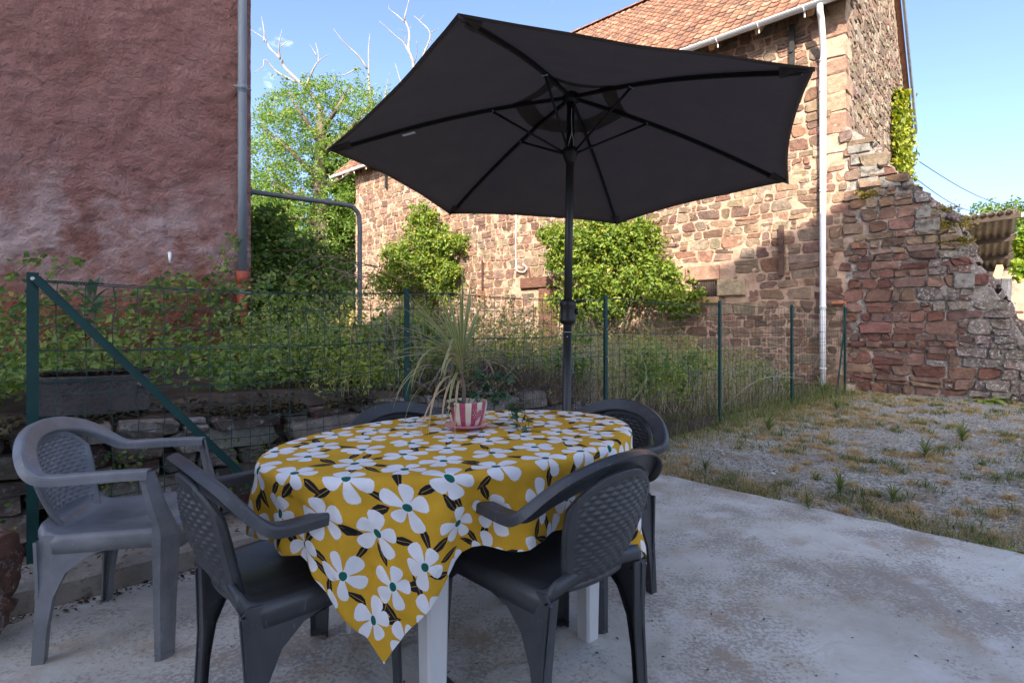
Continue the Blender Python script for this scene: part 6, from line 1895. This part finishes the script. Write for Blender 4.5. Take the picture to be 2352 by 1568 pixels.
# bramble bush beside the house
r_ = np.random.default_rng(320)
bb = thing('bramble_bush', 'big dark bramble bush beside the pink house corner under the bent pipe', 'bush', tuple(fence(2.0, 3.6, 0.75)))
ell = [(at(620, 640, 7.2), np.array([0.50, 0.6, 0.75])), (at(615, 540, 7.3), np.array([0.32, 0.5, 0.45])), (at(680, 600, 7.6), np.array([0.5, 0.5, 0.42])), (at(740, 640, 7.9), np.array([0.5, 0.5, 0.38])), (at(700, 690, 7.0), np.array([0.6, 0.5, 0.4])), (at(600, 720, 6.6), np.array([0.5, 0.5, 0.5])), (at(650, 770, 6.2), np.array([0.6, 0.5, 0.4]))]
foliage('foliage', ell, 15000, 0.075, M['bramble'], bb, r_, 0.4, 0.4, 0.8, 0.75)
for k in range(26):
    a = at(r_.uniform(590, 720), r_.uniform(640, 760), r_.uniform(6.4, 7.6)); b_ = a+np.array([r_.uniform(-0.2, 0.9), r_.normal()*0.3, r_.uniform(0.1, 0.7)]); c_ = b_+np.array([r_.uniform(0.0, 0.8), r_.normal()*0.3, r_.uniform(-0.4, 0.2)])
    mb = MB(); mb.tube(spline([a, b_, c_], 10), 0.006, 4); mb.obj('stem', M['stem'], bb)
# undergrowth along the house wall (brambles, ivy)
r_ = np.random.default_rng(321)
und_P = []
def band(n, t0, t1, w0, w1, hfun, r_):
    t = r_.uniform(t0, t1, n); wv = r_.uniform(w0, w1, n)
    kp_ = (wv > np.interp(t, [-3, 0.0, 1.6, 2.6], [0.5, 0.85, 0.80, 0.2])+0.12*np.sin(t*5)); t, wv = t[kp_], wv[kp_]; n = len(t)
    h = np.array([max(0.03, hfun(a, b_)*(0.75+0.7*noise.noise((a*1.7, b_*1.7, 2)))) for a, b_ in zip(t, wv)])
    q = np.sqrt(r_.random(n))
    P = P1+t[:, None]*E1+wv[:, None]*E2; P[:, 2] = bank_z(t, wv)+h*q
    return P
P = np.vstack([band(8000, -2.2, 3.0, 0.9, 3.0, lambda a, b_: 0.40+0.1*(b_ > 2), r_), band(3500, -2.5, 0.2, 0.35, 2.2, lambda a, b_: 0.22, r_), band(2600, 0.9, 2.8, 0.5, 1.3, lambda a, b_: 0.25+0.25*(a > 1.8), r_)])
V, F = leaf_cloud(P, r_.uniform(0.025, 0.068, len(P)), np.array([0.1, -0.5, 0.8]), 0.75, 0.65, r_)
tag(obj('undergrowth', V, F, M['bramble']), kind='stuff')
# runners climbing the wall
mb = MB(); pl_ = []
for k in range(34):
    u = r_.uniform(0.0, 2.6); z0 = 0.85
    p = HB-u*HD+HN*r_.uniform(0.08, 0.5)+ZUP*z0
    q = p+HD*r_.uniform(-0.4, 0.9)+ZUP*r_.uniform(0.25, 0.75)+HN*r_.uniform(-0.05, 0.2)
    e = q+HD*r_.uniform(0.0, 0.7)+ZUP*r_.uniform(-0.15, 0.25)
    C_ = spline([p, q, e], 14); mb.tube(C_, 0.004, 4)
    for c_ in C_[4:]:
        for _ in range(3): pl_.append(c_+r_.normal(size=3)*0.035)
for k in range(4):
    C_ = spline([pc-HD*0.12+ZUP*0.9, pc-HD*r_.uniform(0.05, 0.35)+ZUP*1.5, pc-HD*r_.uniform(0.0, 0.2)+ZUP*2.1+HN*0.02], 12); mb.tube(C_, 0.003, 4)
    for c_ in C_[3:]: pl_ += [c_+r_.normal(size=3)*0.03 for _ in range(2)]
cl_ = thing('wall_brambles', 'leafy bramble runners scrambling up the foot of the pink wall', 'brambles', tuple(HB))
mb.obj('stem', M['stem'], cl_)
pl_ = np.array(pl_)
V, F = leaf_cloud(pl_, r_.uniform(0.04, 0.085, len(pl_)), HN*0.9+ZUP*0.4, 0.5, 0.7, r_)
tag(obj('foliage', V, F, M['bramble'], cl_), kind='stuff')
# big broad leaved weed by the first post
bl = thing('mullein_plant', 'broad leaved grey green mullein standing behind the mesh near the first post', 'plant', tuple(at(212, 760, 3.3)))
for k in range(13):
    c0_ = at(214, 760, 3.3)+ZUP*(0.0+0.022*k)
    az = k*2.4; el = R(15+5.2*k)
    V, F, _ = strap(c0_, np.array([math.cos(az)*math.cos(el), math.sin(az)*math.cos(el), math.sin(el)]), 0.17-0.006*k, 0.055, 0.6, 7)
    obj('leaf', V, F, M['mullein'] if 'mullein' in M else M.setdefault('mullein', leaf_mat('mullein_leaf', [(0, (0.05, 0.10, 0.05)), (1, (0.10, 0.155, 0.085))], 0.25)), bl, True)
mb = MB(); mb.tube([at(214, 800, 3.3), at(214, 660, 3.3)], 0.008, 6); mb.obj('stem', M['stem'], bl)

# tall weeds behind the fence
r_ = np.random.default_rng(330)
hw = lambda a, b_: np.interp(a, [1.2, 2.0, 3.5, 5.0, 6.5, 8.0, 9.6], [0.40, 0.72, 0.82, 0.95, 1.0, 0.85, 0.40])*np.interp(b_, [0.1, 0.5, 1.2, 6], [0.45, 0.75, 1.0, 1.0])
P = np.vstack([band(30000, 1.3, 5.2, 0.25, 3.6, hw, r_), band(11000, 5.0, 9.4, 0.15, 2.6, lambda a, b_: 0.75*hw(a, b_), r_), band(9000, 2.0, 8.0, 3.2, 8.0, lambda a, b_: 0.75, r_)])
ell = []
for k in range(64):
    t = r_.uniform(1.5, 9.3); wv = r_.uniform(0.3, 2.8)
    h = float(hw(t, wv))*r_.uniform(0.45, 1.35)
    c = fence(t, wv); c[2] = float(bank_z(t, wv))+h*0.5
    ell.append((c, np.array([r_.uniform(0.18, 0.42), r_.uniform(0.18, 0.40), h*0.55])))
Pc, Nc = shell_points(ell, 30000, r_, 0.4, 0.8)
Ps_, st_b = [], []
while len(st_b) < 1500:
    t = r_.uniform(1.4, 9.4); wv = r_.uniform(0.28, 3.2)
    if noise.noise((t*1.1, wv*1.6, 9.0))+r_.uniform(-0.3, 0.3) < -0.12: continue
    h = float(hw(t, wv))*r_.uniform(0.45, 1.3); b_ = fence(t, wv, float(bank_z(t, wv)))
    ln = r_.normal(size=2)*0.22*h
    f = np.sqrt(r_.uniform(0.05, 1, 24))
    Ps_.append(b_+np.c_[ln[0]*f*f, ln[1]*f*f, h*f]+r_.normal(size=(24, 3))*np.array([0.035, 0.035, 0.02])*(1.2-f[:, None]*0.7))
    st_b.append((b_, h))
P = np.vstack([P[r_.random(len(P)) < 0.14], Pc[r_.random(len(Pc)) < 0.4]]+Ps_[::2])
V, F = leaf_cloud(P, r_.uniform(0.016, 0.034, len(P))*r_.choice([0.8, 1.0, 1.6], len(P)), np.array([0.0, -0.4, 0.7]), 0.8, 0.5, r_)
tag(obj('weeds', V, F, M['weed']), kind='stuff')
M['grey_weed'] = leaf_mat('grey_green_leaves', [(0, (0.07, 0.10, 0.05)), (0.6, (0.17, 0.20, 0.10)), (1, (0.30, 0.30, 0.16))], 0.3)
M['lime_weed'] = leaf_mat('lime_leaves', [(0, (0.10, 0.17, 0.02)), (0.6, (0.24, 0.32, 0.045)), (1, (0.40, 0.42, 0.09))], 0.4)
r2 = np.random.default_rng(77)
for k in range(26):
    t = 1.7+k*0.29+r2.uniform(-0.15, 0.15); wv = r2.uniform(0.35, 2.4)
    h = float(hw(t, wv))*r2.uniform(0.6, 1.2); b_ = fence(t, wv); b_[2] = float(bank_z(t, wv))
    el_ = [(b_+np.array([r2.normal()*0.16, r2.normal()*0.14, h*r2.uniform(0.25, 0.85)]), np.array([0.20, 0.20, 0.17])*r2.uniform(0.6, 1.3)) for _ in range(7)]
    Pq, Nq = shell_points(el_, 620, r2, 0.3, 0.8)
    tl_ = ['young bramble', 'pale seedling shrub', 'grey green weed bush'][k % 3]
    sz = [0.052, 0.036, 0.028][k % 3]
    V, F = leaf_cloud(Pq, r2.uniform(sz*0.6, sz*1.4, len(Pq)), Nq*0.5+np.array([0, -0.3, 0.6]), 0.7, [0.75, 0.55, 0.4][k % 3], r2)
    if k == 0: SHV = {0: [], 1: [], 2: []}
    SHV[k % 3].append(V)
for q, nm in ((0, 'bramble'), (1, 'lime_weed'), (2, 'grey_weed')):
    V = np.vstack(SHV[q]); tag(obj('weeds', V, np.arange(len(V)).reshape(-1, 4), M[nm]), kind='stuff')
n = 5600
t = np.concatenate([r_.uniform(1.4, 9.6, 2800), r_.uniform(4.0, 9.0, 2800)]); wv = r_.uniform(0.1, 3.2, n)
P = P1+t[:, None]*E1+wv[:, None]*E2; P[:, 2] = bank_z(t, wv)-0.03
h = np.array([hw(a, b_) for a, b_ in zip(t, wv)])*r_.uniform(0.5, 1.25, n)
V, F = blades(P, h, r_.uniform(0.002, 0.0045, n), r_.uniform(0.05, 1.1, n), r_, 0.35)
tag(obj('dry_weeds', V, F, M['dry']), kind='stuff')
# twiggy dead branches in the weeds
mb = MB()
for k in range(330):
    t = r_.uniform(2.0, 9.2); wv = r_.uniform(0.15, 1.6)
    a = fence(t, wv, float(bank_z(t, wv))); b_ = a+np.array([r_.normal()*0.15, r_.normal()*0.15, r_.uniform(0.15, 0.5)]); c_ = b_+np.array([r_.normal()*0.2, r_.normal()*0.1, r_.uniform(-0.1, 0.35)])
    mb.tube(spline([a, b_, c_], 7), np.linspace(0.007, 0.0025, 7), 3, cap=False)
tag(mb.obj('dry_twigs', M['dead_wood']), kind='stuff')
# heap of dead brush
r_ = np.random.default_rng(335)
hc = fence(3.15, 0.75); hc[2] = float(bank_z(3.15, 0.75))
P = []
n = 2600
P = np.asarray(hc)+np.c_[r_.normal(size=n)*0.38, r_.normal(size=n)*0.30, np.zeros(n)]
P[:, 2] = hc[2]-0.05+0.22*np.exp(-((P[:, 0]-hc[0])**2+(P[:, 1]-hc[1])**2)/0.15)*r_.uniform(0.3, 1, n)
V, F = blades(P, r_.uniform(0.12, 0.40, n), r_.uniform(0.003, 0.007, n), r_.uniform(0.8, 2.2, n), r_, 0.45)
bh = obj('brush_heap', V-hc, F, M['brown_dry']); bh.location = hc
tag(bh, 'heap of dry brown cut brush behind the fence near the umbrella pole', 'brush heap')

# grass along fence foot, slab edge and over the gravel
r_ = np.random.default_rng(340)
def slab_side(P): return (P[:, 0]-S0[0])*0.711+(P[:, 1]-S0[1])*0.703            # >0 outside the slab edge
def edge_band(n, lo, hi):
    k = r_.uniform(-0.9, 4.6, n); o_ = lo+np.abs(r_.normal(size=n))*hi
    P = np.c_[S0[0]+SD[0]*k+0.711*o_, S0[1]+SD[1]*k+0.703*o_, np.full(n, -0.03)]
    kp = np.array([noise.noise((x*1.6, y*1.6, 5)) > -0.18 for x, y, z in P])
    return P[kp]
def fence_band(n, t0, t1, s_):
    t = r_.uniform(t0, t1, n); wv = -np.abs(r_.normal(size=n))*s_+0.1
    P = P1+t[:, None]*E1+wv[:, None]*E2; P[:, 2] = -0.03
    return P[slab_side(P) > 0.02]
def tufts(n, per, spread):
    cen = []
    while len(cen) < n:
        x, y = r_.uniform(1.0, 9.5), r_.uniform(2.2, 9.5)
        p = np.array([[x, y, 0]])
        if slab_side(p)[0] < 0.05: continue
        wv = (np.array([x, y, 0])-P1)@E2
        if wv > -0.05: continue
        if noise.noise((x*0.8, y*0.8, 1)) + r_.uniform(-0.35, 0.35) > 0.22: continue
        cen.append((x, y))
    cen = np.array(cen)
    m_ = r_.integers(max(3, per//3), per, n)
    idx = np.repeat(np.arange(n), m_)
    a = r_.uniform(0, 6.28, len(idx)); q = np.abs(r_.normal(size=len(idx)))*spread*r_.uniform(0.5, 1.6, n)[idx]
    return np.c_[cen[idx, 0]+q*np.cos(a), cen[idx, 1]+q*np.sin(a), np.full(len(idx), -0.03)]
P = np.vstack([edge_band(4200, 0.0, 0.18), fence_band(5500, 4.0, 10.6, 0.35), tufts(620, 70, 0.055)])
P = P[slab_side(P) > 0.0]
V, F = blades(P, r_.uniform(0.025, 0.085, len(P)), r_.uniform(0.003, 0.006, len(P)), r_.uniform(0.4, 1.6, len(P)), r_)
tag(obj('grass', V, F, M['grass']), kind='stuff')
P = np.vstack([edge_band(9000, 0.02, 0.3), fence_band(8000, 3.8, 10.6, 0.4), tufts(900, 190, 0.042)])
P = P[slab_side(P) > 0.0]
V, F = blades(P, r_.uniform(0.02, 0.06, len(P)), r_.uniform(0.002, 0.004, len(P)), r_.uniform(0.4, 1.4, len(P)), r_)
tag(obj('dry_grass', V, F, M['tan_grass']), kind='stuff')
n = 2600
t = r_.uniform(4.2, 10.3, n); wv = 0.06+r_.normal(size=n)*0.16
P = P1+t[:, None]*E1+wv[:, None]*E2; P[:, 2] = np.where(wv > 0.24, bank_z(t, wv), -0.03)
kp = (slab_side(P) > 0.05) & (np.array([noise.noise((a*1.9, 3, 8)) for a in t]) > -0.25)
P = P[kp]
V, F = blades(P, r_.uniform(0.08, 0.34, len(P)), r_.uniform(0.003, 0.006, len(P)), r_.uniform(0.2, 1.1, len(P)), r_)
tag(obj('tall_grass', V, F, M['grass']), kind='stuff')
# loose pebbles
n = 16000
x = r_.uniform(0.9, 8.5, n); y = r_.uniform(2.0, 9.3, n)
P = np.c_[x, y, np.full(n, -0.026)]
wv = (P-P1)@E2
P = P[(slab_side(P) > 0.03) & (wv < 0.05)]
s_ = r_.uniform(0.006, 0.015, len(P))*np.where(r_.random(len(P)) < 0.05, r_.uniform(1.3, 2.4, len(P)), 1)
oc = np.array([(1, 0, 0), (0, 1, 0), (-1, 0, 0), (0, -1, 0), (0, 0, 0.7)], float)
rr = r_.uniform(0.6, 1.3, (len(P), 5, 3))
an = r_.uniform(0, 6.28, len(P)); ca_, sa_ = np.cos(an)[:, None], np.sin(an)[:, None]
vv = oc[None]*rr
vv = np.stack([vv[:, :, 0]*ca_-vv[:, :, 1]*sa_, vv[:, :, 0]*sa_+vv[:, :, 1]*ca_, vv[:, :, 2]], 2)*s_[:, None, None]+P[:, None, :]
q = np.arange(len(P))[:, None]*5
F = np.vstack([q+np.array([[0, 1, 4]]), q+np.array([[1, 2, 4]]), q+np.array([[2, 3, 4]]), q+np.array([[3, 0, 4]])])
M['pebble'] = leaf_mat('slate_chippings', [(0, (0.10, 0.098, 0.094)), (0.6, (0.26, 0.25, 0.23)), (0.93, (0.40, 0.38, 0.34)), (1, (0.52, 0.48, 0.42))], 0.0, 0.8)
tag(obj('gravel', vv.reshape(-1, 3), F, M['pebble']), kind='stuff')
# individual larger weeds on the slab edge and in the gravel
wd_me = {}
def weed_plant(label, x, y, kind, s_, seed):
    r2 = np.random.default_rng(seed)
    t_ = thing('weed', label, 'weed', (x, y, -0.03))
    n = 11 if kind == 'rosette' else 26
    for k in range(n):
        az = k*2.4+r2.uniform(-0.3, 0.3); el = R(r2.uniform(8, 30) if kind == 'rosette' else r2.uniform(35, 80))
        V, F, _ = strap(np.array([x, y, -0.02+(0 if kind == 'rosette' else r2.uniform(0, 0.06))]), np.array([math.cos(az)*math.cos(el), math.sin(az)*math.cos(el), math.sin(el)]), s_*r2.uniform(0.6, 1.1), s_*(0.26 if kind == 'rosette' else 0.085), 1.3, 6)
        obj('leaf', V, F, M['grass'] if kind != 'rosette' else M['weed'], t_, True)
def gp(px, py): Y = 1240*CAMZ/(py-745); return (px-1176)*Y/1240, Y
for i, (px, py, kind, s_, lab) in enumerate(((2300, 1262, 'rosette', 0.16, 'large leafy weed at the slab edge near the right frame edge'), (2050, 1150, 'upright', 0.13, 'leafy weed tuft in gravel right of the slab middle'), (1855, 1165, 'upright', 0.10, 'bushy green weed beside the middle of the slab edge'),
                                             (1930, 1130, 'upright', 0.16, 'tallest leafy weed along the slab edge'), (2010, 1190, 'rosette', 0.09, 'flat rosette weed pressed against the slab edge'), (1620, 1080, 'upright', 0.12, 'weed clump near the dark chair at the slab corner'),
                                             (2125, 1045, 'upright', 0.18, 'thin tall weed standing out in the gravel'), (1765, 985, 'upright', 0.20, 'weed clump in gravel in front of the fence'), (1920, 940, 'upright', 0.22, 'green weed at the foot of the fence brace'),
                                             (2210, 1010, 'upright', 0.2, 'grassy weed in gravel far right'), (2270, 920, 'rosette', 0.45, 'leafy weed growing from the foot of the buttress'), (1890, 905, 'upright', 0.35, 'green nettle growing at the foot of the white downpipe'), (1680, 930, 'upright', 0.28, 'broad weed behind the fourth fence post'))):
    x, y = gp(px, py)
    weed_plant(lab, x, y, kind, s_, 500+i)
# litter on the slab: bits of leaf and grit
n = 420
x = r_.uniform(-2.4, 2.8, n); y = r_.uniform(1.1, 4.0, n)
P = np.c_[x, y, np.full(n, 0.004)]
P = P[(slab_side(P) < -0.05) & (((P-P1)@E2) < -0.3)]
V, F = leaf_cloud(P, r_.uniform(0.006, 0.018, len(P)), np.array([0, 0, 3.0]), 0.5, 0.5, r_)
V[:, 2] = np.maximum(V[:, 2], 0.003)
tag(obj('leaf_litter', V, F, M['litter']), kind='stuff')
n = 1500
t = r_.uniform(-0.3, 3.4, n); wv = -0.30-np.abs(r_.normal(size=n))*0.05
wv[:700] = r_.uniform(-0.25, 0.08, 700)
P = P1+t[:, None]*E1+wv[:, None]*E2; P[:, 2] = np.where(wv > -0.27, 0.118, 0.008)
V, F = leaf_cloud(P, r_.uniform(0.01, 0.03, n), np.array([0, 0, 2.0]), 0.6, 0.5, r_)
tag(obj('kerb_litter', V, F, M['litter']), kind='stuff')
